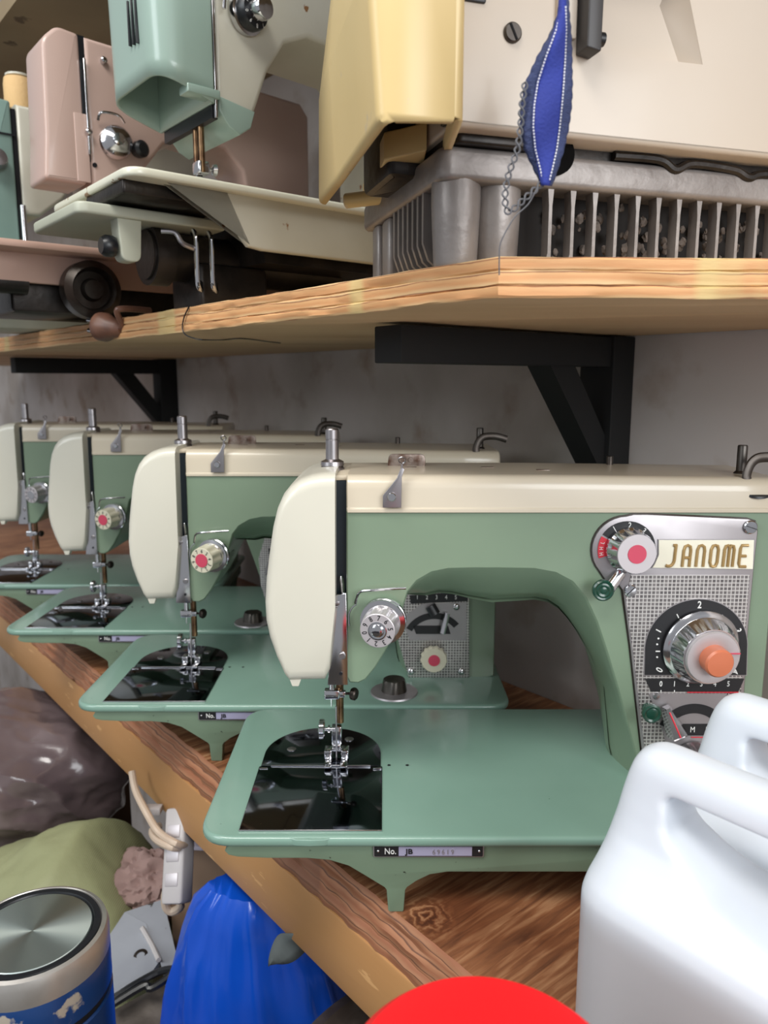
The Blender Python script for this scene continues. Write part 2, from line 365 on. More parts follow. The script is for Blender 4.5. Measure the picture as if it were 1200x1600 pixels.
M_FASCIA = mat('varnished_board', (170, 124, 76), 0.5, var=(5, (186, 140, 92)), stretch=(1, 0.35, 2), chips=(70, 0.68, (206, 160, 108)), bump=(60, 0.2))
M_WOODDK = mat('dark_timber', (92, 64, 44), 0.6, var=(6, (74, 50, 34)), stretch=(1, 1, 0.2))

# table: local x into the depth of the table, y along its edge
tb = empty('work_table', (E0[0], E0[1], -1.05), PHI, 'rough plywood work table with a worn diagonal front edge, under the green sewing machines', 'table')
mb = MB(); y0, y1, D = -0.50, 1.55, 0.307
def rough_edge(n, a):
    return [(random.uniform(-a, a)) for _ in range(n)]
NE = 240; ys = [y0 + (y1-y0)*i/NE for i in range(NE+1)]
j1 = rough_edge(NE+1, 0.0007); j2 = rough_edge(NE+1, 0.0011); zt = 0.75
# worn edge: the ply steps back in layers, three strips
strips = [(0.0, 0.0), (-0.0025, -0.0035), (-0.0018, -0.009), (-0.0045, -0.0125), (-0.004, -0.019), (-0.0065, -0.022), (-0.006, -0.028)]
vs = []
for i, y in enumerate(ys):
    for k, (dx, dz) in enumerate(strips):
        vs.append((dx + (j1[i] if k % 2 else j2[i])*(0.4 if k == 0 else 1) + 0.0008*noise.noise(Vector((y*40, k*3.1, 0))), y, zt+dz + (0 if k == 0 else 0.0006*noise.noise(Vector((y*30, k*7.0, 5))))))
K = len(strips)
mb.mi(1).add(vs, [(i*K+k, (i+1)*K+k, (i+1)*K+k+1, i*K+k+1) for i in range(NE) for k in range(K-1)])
vs2 = [v for i in range(NE+1) for v in ((vs[i*K][0], ys[i], zt), (D, ys[i], zt), (D, ys[i], zt-0.028), (vs[i*K+K-1][0], ys[i], zt-0.028))]
mb.mi(0).add(vs2, [(i*4+a, (i+1)*4+a, (i+1)*4+a+1, i*4+a+1) for i in range(NE) for a in (0, 1, 2)])
mb.add([vs2[0], vs2[1], vs2[2], vs2[3]], [(0, 1, 2, 3)]); mb.add([vs2[-4], vs2[-3], vs2[-2], vs2[-1]], [(0, 1, 2, 3)])
mb.build('tabletop', [M_TOP, M_PLYEDGE2], tb)
MB().box((0.004, 0.525, 0.750-0.028-0.0245), (0.022, 2.05, 0.049), 0.0015).build('front_board', M_FASCIA, tb)
for yy in (-0.42, 0.62, 1.45):
    for xx in (0.05, 0.27): MB().box((xx, yy, 0.361), (0.045, 0.045, 0.722), 0.002).build('leg', M_WOODDK, tb)

# shelf
pl = [C0, (0.412, 0.362), (0.428, 0.366)]
far = 1.75
B = wp(W0, -0.001, far); A2 = (C0[0] + EX*far, C0[1] + EY*far); wr = wp(W0, -0.001, -0.36)
poly = [C0, (wr.x, 0.366), (wr.x, wr.y), (B.x, B.y), A2]
mb = MB(); top = ZST; bot = ZS
# subdivided front edges with torn layers
path = []
n1 = 200
for i in range(n1+1): t = far*(1-i/n1); path.append((C0[0]+EX*t, C0[1]+EY*t, 0))
for i in range(1, 41): t = i/40; path.append((C0[0]+(wr.x-C0[0])*t, C0[1]+(0.366-C0[1])*t, 1))
lay = [(0.0012, 0), (0, -0.0012), (0.0006, -0.005), (0.0016, -0.0056), (0.0004, -0.0064), (0.0007, -0.0115), (0.0016, -0.0121), (0, -0.013), (0.0003, -0.0165), (0.001, -0.0175)]
vs = []
for i, (x, y, k2) in enumerate(path):
    nx, ny = (0.7690, 0.6392) if k2 == 0 else (-0.05, 1.0)
    if i == n1: nx, ny = (0.35, 0.9)
    for k, (d, dz) in enumerate(lay):
        q = noise.noise(Vector((x*70, y*70, k*4.3)))*0.0009 + noise.noise(Vector((x*300, y*300, k*2.3)))*0.0005
        zz = 0.0006*noise.noise(Vector((x*60, y*60, 3+k*1.7)))
        vs.append((x+nx*(d+q), y+ny*(d+q), top+dz+zz))
K = len(lay); n = len(path)
mb.mi(1).add(vs, [(i*K+k, (i+1)*K+k, (i+1)*K+k+1, i*K+k+1) for i in range(n-1) for k in range(K-1)])
topv = [vs[i*K] for i in range(n)] + [(wr.x, wr.y, top), (B.x, B.y, top)]
botv = [vs[i*K+K-1] for i in range(n)] + [(wr.x, wr.y, bot), (B.x, B.y, bot)]
N2 = len(topv)
mb.mi(0).add(topv, [tuple(range(N2))]); mb.add(botv, [tuple(range(N2))])
mb.add([topv[n-1], topv[n], topv[n+1], topv[0], botv[n-1], botv[n], botv[n+1], botv[0]], [(0, 1, 5, 4), (1, 2, 6, 5), (2, 3, 7, 6)])
sh = mb.build('plywood_shelf', [M_PLYUNDER, M_PLYEDGE]); tag(sh, 'thick raw plywood shelf with torn layered edge, above the green sewing machines', 'shelf')

up = MB(); zu = 0.382
def wq(x, y, z): v = wp(W0, x, y); return (v.x, v.y, z)
dE = -0.3048
up.rings([[wq(dE, -0.40, zu), wq(-0.001, -0.40, zu), wq(-0.001, 1.75, zu), wq(dE, 1.75, zu)], [wq(dE, -0.40, zu+0.018), wq(-0.001, -0.40, zu+0.018), wq(-0.001, 1.75, zu+0.018), wq(dE, 1.75, zu+0.018)]])
tag(up.build('upper_board_shelf', mat('dusty_brown_board', (150, 132, 104), 0.75, var=(5, (126, 110, 84)), chips=(16, 0.68, (92, 76, 58)), bump=(30, 0.2))), 'brown dusty board of the uppermost shelf, seen from below in the top left corner', 'shelf')
M_IRON = mat('black_painted_steel', (8, 8, 9), 0.75, bump=(30, 0.2))
def bracket(t, label):
    o = wp(W0, 0, t); b = empty('shelf_bracket', (o.x, o.y, ZS-0.001), PHI, label, 'bracket', 'black steel brackets under the plywood shelf')
    MB().box((-0.125, 0, -0.0125), (0.25, 0.026, 0.023), 0.001).build('arm', M_IRON, b)
    MB().box((-0.0145, 0, -0.095), (0.029, 0.032, 0.19), 0.001).build('wall_post', M_IRON, b)
    MB().prism([(-0.105, -0.02), (-0.075, -0.02), (-0.024, -0.085), (-0.024, -0.118)], -0.011, 0.011, 'y').build('brace', M_IRON, b)
    return b
bracket(0.012, 'black steel shelf bracket on the right, above the large green sewing machine')
bracket(0.871, 'black steel shelf bracket on the left, far behind the row of green machines')
# ---------------------------------------------------------------- green flatbed sewing machines
MO = Vector((-0.105, 0.391, -0.300))     # foot level, front left corner of the nearest machine
def fp(px, py, Y=0.451):                 # read a shape of the nearest machine off its front plane, in the machine's own coordinates
    p = at(px, py, Y) - MO; return (p.x, p.z)
def fpl(pts, Y=0.451): return [fp(a, b, Y) for a, b in pts]
ZB = 0.049; LEN = 0.346; WID = 0.172
def knob_digits(mb, s, c, r, size, y, a0, step, xs=0.8):
    for i, ch in enumerate(s):
        a = math.radians(a0 + step*i); mb.text(ch, size, (c[0]+r*math.cos(a), y, c[1]+r*math.sin(a)), xs, 0.0001, a-PI/2, off=0.00006)
def make_machine(first):
    r = empty('sewing_machine', tuple(MO), 0, '-', 'sewing machine', 'green flatbed sewing machines on the table')
    # bed
    outl = rpoly([(0, 0, 0.021), (LEN, 0, 0.018), (LEN, WID, 0.018), (0, WID, 0.021)], 8)
    mb = MB(); mb.prism(outl, ZB-0.0065, ZB, 'z', 0.0028, 4, bev1=0.0024)
    bed = mb.build('bed', M_BED, r)
    nx = fp(484, 1300, 0.391)[0]
    MB().prism([(nx-0.0125, 0.0012), (nx-0.008, -0.0008), (nx, -0.0013), (nx+0.008, -0.0008), (nx+0.0125, 0.0012), (nx, 0.002)], ZB-0.0045, ZB-0.0006, 'z', 0.0005).build('thumb_notch', M_BED, bed)
    # underside skirt with arches and feet
    def sk(pts): return fpl(pts, 0.397)
    xe = LEN-0.008
    edge = sk([(352, 1327), (358, 1333), (372, 1336), (420, 1338), (480, 1338), (515, 1341), (545, 1350), (572, 1366), (590, 1377)]) 
    zf = 0.0
    l = edge + [(0.1052, 0.0155), (0.1064, 0.0138), (0.1074, 0.0008), (0.1082, 0.0), (0.1156, 0.0), (0.1163, 0.0008), (0.1172, 0.0138), (0.1182, 0.0155), (0.1235, 0.0195), (0.131, 0.0235), (0.141, 0.0252), (0.30, 0.0252), (0.312, 0.0225), (0.320, 0.0155), (0.3215, 0.0), (0.3305, 0.0), (0.333, 0.0155), (xe, 0.022), (xe, ZB-0.006), (0.018, ZB-0.006)]
    for ya, yb in ((0.004, 0.012), (WID-0.012, WID-0.004)):
        MB().prism(l, ya, yb, 'y', 0.0008, 2).build('skirt', M_SKIRT, r)
    MB().box(((0.125+xe)/2, WID/2, 0.034), (xe-0.125, WID-0.026, 0.0165)).build('underframe', M_SKIRT, r)
    m = MB(); m.box((0.07, 0.085, 0.032), (0.075, 0.05, 0.022), 0.003); m.cyl((0.05, 0.085, 0.028), (0.11, 0.085, 0.028), 0.012); m.box((0.2, 0.085, 0.02), (0.1, 0.03, 0.02), 0.003)
    m.build('hook_mechanism', M_DARKM, r)
    # serial plate hung on the skirt
    x0, z1 = fp(583, 1322, 0.394); x1, z0 = fp(756, 1339, 0.394); z1 = ZB-0.0064
    pm = MB(); pm.prism(rpoly([(x0, z0, .0012), (x1, z0, .0012), (x1, z1, 0), (x0, z1, 0)]), 0.0027, 0.0042, 'y', 0.0002)
    sp = pm.build('serial_plate', M_PLATE, r)
    d = (x1-x0); e = 0.0007
    MB().prism(rpoly([(x0+e, z0+e, .0008), (x1-e, z0+e, .0008), (x1-e, z1, 0), (x0+e, z1, 0)]), 0.0024, 0.003, 'y').build('black_field', M_BLACKP, sp)
    MB().box((x0+d*0.56, 0.00225, (z0+z1)/2+0.0004), (d*0.66, 0.0004, z1-z0-0.0018)).build('foil_strip', M_SERIAL, sp)
    t = MB(); zc = (z0+z1)/2+0.0003; t.text('No.', 0.0052, (x0+d*0.155, 0.0022, zc), 0.85); t.build('number_mark', M_WHITEP, sp)
    t = MB(); t.text('JB', 0.0042, (x0+d*0.325, 0.0019, zc), 1.15, off=0.0001); t.build('letter_stamp', M_BLACKP, sp)
    if first:
        t = MB(); t.text('6 9 6 1 9', 0.0042, (x0+d*0.63, 0.0019, zc-0.0002), 0.8); t.build('stamped_digits', M_PLATE, sp)
    rv = MB()
    for f in (0.045, 0.955): rv.sph((x0+d*f, 0.0022, zc+0.0003), 0.0009, 6)
    rv.split('rivet', M_CHROME, sp)
    # slide plate, needle plate
    cx = (fp(362, 1298, 0.398)[0] + fp(608, 1298, 0.398)[0])/2; hw = 0.0405; yf, ym = 0.0065, 0.0795
    MB().prism(rpoly([(cx-hw, yf, .001), (cx+hw, yf, .001), (cx+hw, ym, .0005), (cx-hw, ym, .0005)]), ZB-0.0005, ZB+0.0007, 'z', 0.0003, 2).build('slide_plate', M_MIRROR, r)
    MB().box((cx, yf-0.0003, ZB+0.0006), (2*hw, 0.0009, 0.0011), 0.0003).build('plate_edge', M_CHROME, r)
    dome = [(cx-hw+0.001, ym+0.0006), (cx+hw-0.001, ym+0.0006)] + [(cx + (hw-0.001)*math.cos(a), ym + 0.018 + (hw-0.0015)*math.sin(a)) for a in [PI*i/28 for i in range(29)]]
    MB().prism(dome, ZB-0.0005, ZB+0.0008, 'z', 0.0003, 2).build('needle_plate', M_MIRROR, r)
    st = MB(); st.box((cx, ym+0.0003, ZB+0.0009), (hw*1.62, 0.0012, 0.0009), 0.0002)
    for sx in (-1, 1): st.box((cx+sx*hw*0.92, ym-0.003, ZB+0.0008), (0.0055, 0.0012, 0.0008), 0.0002)
    st.build('plate_spring', M_CHROME, r)
    sc = MB()
    for sx, sy in ((-0.022, 0.103), (0.017, 0.118)):
        sc.lathe([(0.0032, 0), (0.0032, 0.0011), (0.0026, 0.0014), (0.0001, 0.0014)], (cx+sx, sy, ZB), n=18)
    sc.split('plate_screw', M_STEEL, r)
    ho = MB()
    for dx in (0.0045, 0.0165): ho.cyl((cx+hw+dx, 0.082, ZB-0.0004), (cx+hw+dx, 0.082, ZB+0.0002), 0.0011)
    ho.split('guide_hole', M_BLACK, r)
    # arm, column and lower head: one casting whose faces bulge into the arch
    YF, YK = 0.060, 0.140
    R_ = 0.3405
    arm = fpl([(541, 799)]) + [(R_, fp(600, 799)[1]), (R_, ZB)] + fpl([(1008, 1243), (1000, 1205), (985, 1150), (966, 1080), (948, 1020), (932, 972), (915, 935), (894, 910), (868, 896), (835, 890), (780, 889), (735, 889), (700, 890), (675, 895), (652, 908), (638, 925), (630, 950), (624, 975), (606, 1012), (588, 1042), (572, 1062), (560, 1068), (546, 1067), (541, 1058)])
    cxm, czm = fp(790, 1010)
    def warp(poly, k, dn):
        out = []
        for i, (x, z) in enumerate(poly):
            if 3 <= i <= 17: # arch and column edge bulge inwards
                dx, dz = cxm-x, (czm-z); L = math.hypot(dx, dz); w_ = 1.0
                if i <= 4: dz = 0; L = abs(dx)
                out.append((x+dx/L*k*0.78, z+dz/L*k*2.5 if i > 4 else z))
            elif 18 <= i <= 23: out.append((x - k*0.3, z - k*(0.9 if i < 20 else 0.2)))
            else: out.append((x, z))
        return out
    prof = []
    steps = [(0.0, 0.0010, 0), (0.0008, 0.0002, 0), (0.0016, 0, 0.0004), (0.010, 0, 0.0035), (0.022, 0, 0.0085), (0.034, 0, 0.0115), (0.045, 0, 0.0125)]
    full = [(YF+a, b, k) for a, b, k in steps] + [(YK-a, b, k) for a, b, k in steps[::-1]]
    R = []
    for y, ins, k in full:
        q = warp(arm, k, 0); q = addp(q, -ins) if ins else q; R.append([(p[0], y, p[1]) for p in q])
    MB().rings(R).build('arm_and_column', M_GREEN, r, ang=40)
    # cream top cover
    zc = fp(600, 798)[1]; ztop = 0.2447; mb = MB(); xs = [fp(541, 760)[0], fp(543, 760)[0], 0.10, 0.15, 0.20, 0.235, 0.27, 0.31, R_-0.001, R_+0.0005]
    Rg = []
    for i, x in enumerate(xs):
        dz = -0.0012*max(0, (x-0.2)/0.1) if x > 0.2 else 0; ins = 0.0012 if i in (0, len(xs)-1) else 0
        pr = rpoly([(YF-0.0016+ins, zc-0.001+ins, 0.0004), (YF-0.0016+ins, zc+0.0012, 0.0003), (YF-0.0008+ins, zc+0.002, 0.0003), (YF-0.0002+ins, ztop+dz-ins, 0.0085), (YK+0.001-ins, ztop+dz-ins, 0.0085), (YK+0.001-ins, zc-0.001+ins, 0.0004)], 5)
        Rg.append([(x, p[0], p[1]) for p in pr])
    cov = mb.rings(Rg).build('top_cover', M_CREAM, r, ang=50)
    ho = MB()
    for hx, hy in ((0.122, 0.105), (0.172, 0.105), (0.205, 0.09)): ho.prism([(hx-0.004, hy-0.002), (hx+0.004, hy-0.002), (hx+0.004, hy+0.002), (hx-0.004, hy+0.002)], ztop-0.001, ztop+0.0002, 'z')
    ho.split('oil_slot', M_RUST, cov)
    # slot behind the face cover
    xa, xb = fp(522, 800)[0], fp(542, 800)[0]
    zs1 = 0.2408; zs0 = fp(530, 1004)[1]; sl = MB().box(((xa+xb)/2, 0.100, (zs1+zs0)/2), (xb-xa+0.002, 0.066, zs1-zs0)).build('take_up_slot', M_SLOT, r)
    MB().box(((xa+xb)/2, 0.102, 0.2425), (xb-xa+0.003, 0.070, 0.0035), 0.0012).build('slot_bridge', M_CREAM, r)
    tu = MB(); q = fpl([(533, 900), (536, 925), (534, 955), (536, 985)], 0.454)
    tu.tube(cr([(a, 0.0635, b) for a, b in q], 4), [0.0006]+[0.0013]*11+[0.0005], 8, flat=0.6); tu.box((q[2][0], 0.0635, q[2][1]), (0.0028, 0.002, 0.004), 0.0006)
    tu.build('take_up_lever', M_CHROME, r)
    # ivory face cover
    fc = fpl([(525, 737), (505, 738), (488, 741), (470, 747), (455, 757), (443, 772), (434, 792), (427, 820), (421, 860), (416, 900), (414, 940), (416, 968), (422, 995), (433, 1025), (446, 1053), (453, 1062), (470, 1061), (508, 1060), (516, 1045), (521, 1000), (525, 960)])
    fm = MB(); Rr = []
    for y, ins in ((0.0520, 0.0085), (0.0527, 0.0050), (0.0545, 0.0024), (0.0580, 0.0007), (0.0640, 0), (0.10, 0), (0.132, 0.0002), (0.139, 0.002), (0.1425, 0.006)):
        ccx, ccz = fp(474, 900); q = [(a+(ccx-a)*min(1, ins/math.hypot(ccx-a, ccz-b)), b+(ccz-b)*min(1, ins/math.hypot(ccx-a, ccz-b))) for a, b in fc]
        # the slot side stays straight
        q = [((min(fc[i][0], fc[0][0]-0.0002) if (i == 0 or i > 16) else q[i][0]), q[i][1]) for i in range(len(fc))]
        Rr.append([(a, y, b) for a, b in q])
    fcv = fm.rings(Rr).build('face_cover', M_FACE, r, ang=60)
    lug = fp(463, 1064); MB().prism(rpoly([(lug[0]-0.0035, lug[1]+0.003, 0), (lug[0]-0.002, lug[1]-0.0015, .001), (lug[0]+0.002, lug[1]-0.0015, .001), (lug[0]+0.0035, lug[1]+0.003, 0)]), 0.055, 0.062, 'y', 0.0003).build('finger_lug', M_FACE, fcv)
    # chrome guide plate under the slot
    gp = fpl([(523, 930), (541, 925), (543, 1000), (544, 1068), (512, 1068), (514, 1045), (519, 1000)])
    gpl = MB().prism(gp, 0.0575, 0.0605, 'y', 0.0003).build('needle_bar_guard', M_CHROME, r)
    s = MB(); a = fp(535, 1022); s.lathe([(0.0022, 0), (0.0022, 0.0011), (0.0018, 0.0014), (0.0001, 0.0014)], (a[0], 0.0576, a[1]), (0, -1, 0), 16); a = fp(527, 940); s.box((a[0], 0.0568, a[1]), (0.003, 0.002, 0.0024), 0.0004); s.box((a[0]-0.0008, 0.0565, a[1]-0.002), (0.0026, 0.002, 0.001), 0.0003)
    s.split('guard_screw', M_STEEL, gpl)
    a = fp(533, 1050); MB().cyl((a[0], 0.0572, a[1]), (a[0], 0.058, a[1]), 0.0011).build('oil_hole', M_BLACK, gpl)
    # needle bar, clamp, presser bar and foot at mid bed
    NX = fp(531, 1100, 0.455)[0] + 0.0005; NY = 0.094
    xx = at(531, 1100, MO.y+NY).x - MO.x
    def h(py, Y=MO.y+NY): return (at(531, py, Y)-MO).z
    def xq(px, Y=MO.y+NY): return (at(px, 1100, Y)-MO).x
    bar = MB(); bar.cyl((xx, NY, h(1128)), (xx, NY, h(1040)), 0.0026); bar.build('presser_bar', M_BRASS, r)
    cl = MB(); cl.box((xq(520), NY-0.006, h(1078)), (0.010, 0.006, 0.0062), 0.0009); cl.box((xq(534), NY-0.006, h(1078)), (0.006, 0.004, 0.004), 0.0006); cl.cyl((xq(520), NY-0.006, h(1075)), (xq(520), NY-0.006, h(1040)), 0.002); cl.cyl((xq(519), NY-0.006, h(1085)), (xq(519), NY-0.006, h(1098)), 0.0005, n=8)
    nb = cl.build('needle_clamp', M_CHROME, r)
    sc = MB(); sc.cyl((xq(538), NY-0.006, h(1078)), (xq(551), NY-0.006, h(1078)), 0.0009); sc.lathe([(0.0036, 0), (0.0042, 0.001), (0.0042, 0.0028), (0.0032, 0.0038)], (xq(550), NY-0.006, h(1078)), (1, -0.4, 0), 24, flute=(12, 0.0004, 0.0005, 0.003))
    sc.build('clamp_screw', M_DARKM, nb)
    ft = MB(); ft.box((xq(526), NY-0.002, h(1145)), (0.0068, 0.006, 0.0125), 0.0008); ft.box((xq(526), NY-0.003, h(1162)), (0.0058, 0.006, 0.004), 0.0008)
    ft.cyl((xq(519), NY-0.003, h(1167)), (xq(533), NY-0.003, h(1167)), 0.0018)
    for sx in (-1, 1):
        ft.box((xq(526)+sx*0.0056, NY-0.004, ZB+0.0052), (0.0052, 0.009, 0.0062), 0.0009); ft.box((xq(526)+sx*0.0052, NY-0.009, ZB+0.0022), (0.0048, 0.020, 0.0016), 0.0006)
    ft.box((xq(526), NY, ZB+0.0055), (0.009, 0.004, 0.002), 0.0005)
    foot = ft.build('presser_foot', M_CHROME, r)
    ts = MB(); ts.cyl((xq(524), NY-0.004, h(1135)), (xq(506), NY-0.004, h(1135)), 0.0013); ts.lathe([(0.0052, 0), (0.0066, 0.0008), (0.0066, 0.0036), (0.0052, 0.0042)], (xq(508), NY-0.004, h(1135)), (-1, 0, 0), 30, flute=(15, 0.0005, 0.0005, 0.004))
    ts.cyl((xq(516), NY-0.004, h(1135)), (xq(513), NY-0.004, h(1135)), 0.0026)
    ts.build('foot_thumbscrew', M_CHROME, foot)
    MB().cyl((xq(526), NY-0.0075, ZB+0.0012), (xq(526), NY-0.0055, h(1098)), 0.0005, 0.0006, 8).build('needle', M_STEEL, r)
    # thread tension dial
    bc = fp(601, 966); ax = Vector((-0.0052, -0.026, -0.0008)).normalized() if first else Vector((-0.0095, -0.026, -0.001)).normalized()
    base = Vector((bc[0], YF-0.001, bc[1]))
    td = MB().lathe([(0.0118, 0), (0.0138, 0.001), (0.0138, 0.0032), (0.0122, 0.0045), (0.0138, 0.0052), (0.0138, 0.0068), (0.0108, 0.0075), (0.0108, 0.009)], base, ax, 36).build('tension_dial', M_CHROME, r)
    br_ = MB().lathe([(0.0110, 0.0075), (0.0112, 0.009), (0.0108, 0.0195), (0.0104, 0.0205)], base, ax, 72, flute=(9, 0.0015, 0.0085, 0.0200)).build('tension_barrel', M_TENS if first else M_CREAMDIAL, td)
    fcn = base + ax*0.0205
    MB().lathe([(0.0104, 0), (0.0104, 0.0009), (0.0100, 0.0012), (0.0001, 0.0012)], fcn, ax, 45).build('dial_face', M_TENS if first else M_CREAMDIAL, td)
    # digits lie on the tilted face
    q = Matrix.Translation(fcn + ax*0.0013) @ (Vector((0, -1, 0)).rotation_difference(ax)).to_matrix().to_4x4()
    dg = MB(); tmp = MB()
    for i, ch in enumerate('0123456789'):
        a = math.radians(192 + 36*i if first else 230+36*i); tmp.text(ch, 0.0043, (0.0077*math.cos(a), 0, 0.0077*math.sin(a)), 0.85, 0.00005, a-PI/2 + (0 if first else 0), off=0.00005)
    dg.add([tuple(v) for v in tmp.v], tmp.f, q); dg.build('dial_digits', M_BLACKP, td)
    if first:
        MB().lathe([(0.0056, 0), (0.0056, 0.0004), (0.0052, 0.0005), (0.005, 0.0001), (0.0040, 0.0001), (0.0036, 0.0016), (0.0026, 0.0021), (0.0001, 0.0021)], fcn+ax*0.0012, ax, 28).build('dial_screw', M_CHROME, td)
        sm = MB(); c = fcn+ax*0.0034; sm.box(tuple(c), (0.0052, 0.0004, 0.0010)); sm.build('screw_slot', M_BLACK, td)
    else:
        MB().lathe([(0.0056, 0), (0.0056, 0.0006), (0.0001, 0.0007)], fcn+ax*0.0012, ax, 28).build('red_centre', M_RED, td)
    ck = MB(); w1 = [(555, 945), (559, 930), (566, 923), (585, 920), (610, 918), (634, 917)]
    pts = fpl(w1, 0.446); ck.tube(cr([(a, 0.058-0.002*min(i, 3), b) for i, (a, b) in enumerate(pts)], 5), 0.00085, 8); w2 = fpl([(546, 978), (545, 962), (550, 950), (557, 944)], 0.449); ck.tube(cr([(a, 0.058, b) for a, b in w2], 4), 0.0005, 6)
    ck.build('check_spring', M_CHROME, r)
    # edge line of the lower head wedge
    # thread guide on the cover
    tg = fpl([(598, 793), (627, 793), (628, 745), (632, 733), (627, 729), (620, 747), (598, 774)], 0.448)
    g = MB(); g.prism(tg, YF-0.0040, YF-0.0026, 'y', 0.0003); lc = fp(628, 719, 0.448)
    g.tube([(lc[0]+0.0021*math.cos(a), YF-0.0038-0.001*math.sin(a), lc[1]+0.0019*math.sin(a)) for a in [-1.4+2*PI*i/14 for i in range(14)]], 0.0005, 6)
    g.tube([fp(628, 731, 0.448)[:1] + (YF-0.0035,) + fp(628, 731, 0.448)[1:], (lc[0], YF-0.0038, lc[1]-0.002)], 0.0008, 6)
    gg = g.build('thread_guide', M_STEEL, r)
    a = fp(612, 776, 0.448); MB().lathe([(0.0026, 0), (0.0026, 0.0008), (0.0022, 0.0012), (0.0001, 0.0012)], (a[0], YF-0.0040, a[1]), (0, -1, 0), 16).build('guide_screw', M_CHROME, gg)
    # pressure regulator on top of the head
    px_ = (at(519, 700, 0.487)-MO).x; zr = lambda py: (at(519, py, 0.487)-MO).z
    MB().lathe([(0.0075, 0), (0.0075, 0.002), (0.0068, 0.0032), (0.0075, 0.0036), (0.0072, 0.006), (0.005, 0.007), (0.0042, 0.0075), (0.0042, 0.0195), (0.0038, 0.0197), (0.0038, 0.0203), (0.0042, 0.0205), (0.0042, 0.0260), (0.0036, 0.0268), (0.0001, 0.0268)], (px_, 0.096, 0.2435), (0, 0, 1), 28).build('pressure_regulator', M_STEEL, r)
    # bobbin tension plate, spool pins, winder
    b0 = (at(635, 708, 0.505)-MO); m = MB(); m.prism(rpoly([(b0.x-0.0125, 0.244, .002), (b0.x+0.0125, 0.244, .002), (b0.x+0.0125, 0.2525, .004), (b0.x-0.0115, 0.2525, .003)]), 0.113, 0.1145, 'y', 0.0003); m.cyl((b0.x+0.003, 0.111, 0.249), (b0.x+0.003, 0.113, 0.249), 0.0016)
    m.build('bobbin_thread_plate', M_RUST, r)
    s = MB(); c1 = at(1158, 733, 0.475)-MO; s.lathe([(0.0042, 0), (0.0044, 0.003), (0.0030, 0.0045), (0.0030, 0.0195), (0.0026, 0.0203), (0.0001, 0.0203)], (c1.x, 0.084, 0.2405), (0, 0, 1), 20); s.build('spool_pin', M_DARKM, r)
    s = MB(); s.lathe([(0.0026, 0), (0.0022, 0.002), (0.0022, 0.0075), (0.0001, 0.008)], (0.258, 0.128, 0.242), (0, 0, 1), 16); s.build('rear_spool_pin', M_DARKM, r)
    pts = [(at(a, b, 0.456)-MO) for a, b in ((1170, 757), (1166, 745), (1172, 728), (1182, 718), (1195, 715), (1215, 716), (1235, 722))]
    s = MB(); s.tube(cr([(p.x, 0.064+0.004*i/6, p.z) for i, p in enumerate(pts)], 5), [0.0012]+[0.0030]*30, 10, flat=0.5); s.build('bobbin_winder', M_DARKM, r)
    s = MB(); p = pts[0]; s.lathe([(0.0095, 0), (0.0088, 0.0012), (0.0001, 0.0014)], (p.x+0.004, 0.066, 0.2350), (0.0, -0.45, 1), 24); s.build('winder_recess', M_BLACK, r)
    # handwheel
    MB().lathe([(0.012, 0), (0.030, 0.002), (0.033, 0.006), (0.033, 0.014), (0.030, 0.018), (0.016, 0.019), (0.015, 0.026), (0.0001, 0.027)], (R_+0.0015, 0.10, 0.196), (1, 0, 0), 40, flute=(30, 0.0006, 0.005, 0.015)).build('handwheel', M_GREEN, r)
    # drop feed knob on the bed in front of the column, only on the other model
    if not first:
        p = at(616, 1075, 0.585) - Vector((-0.2457, 0.568, -0.300)); kb = MB(); kb.lathe([(0.0195, 0), (0.0190, 0.0012), (0.0125, 0.0018), (0.0001, 0.0018)], (p.x, 0.026, ZB), n=32)
        kk = kb.build('drop_feed_dial', M_PLATE, r)
        kb = MB(); kb.lathe([(0.0105, 0.0015), (0.0100, 0.010), (0.0085, 0.0115), (0.0001, 0.0118)], (p.x, 0.026, ZB), n=36, flute=(6, 0.0018, 0.002, 0.011)); kb.build('drop_feed_knob', M_DARKM, kk)
    return r, YF, R_

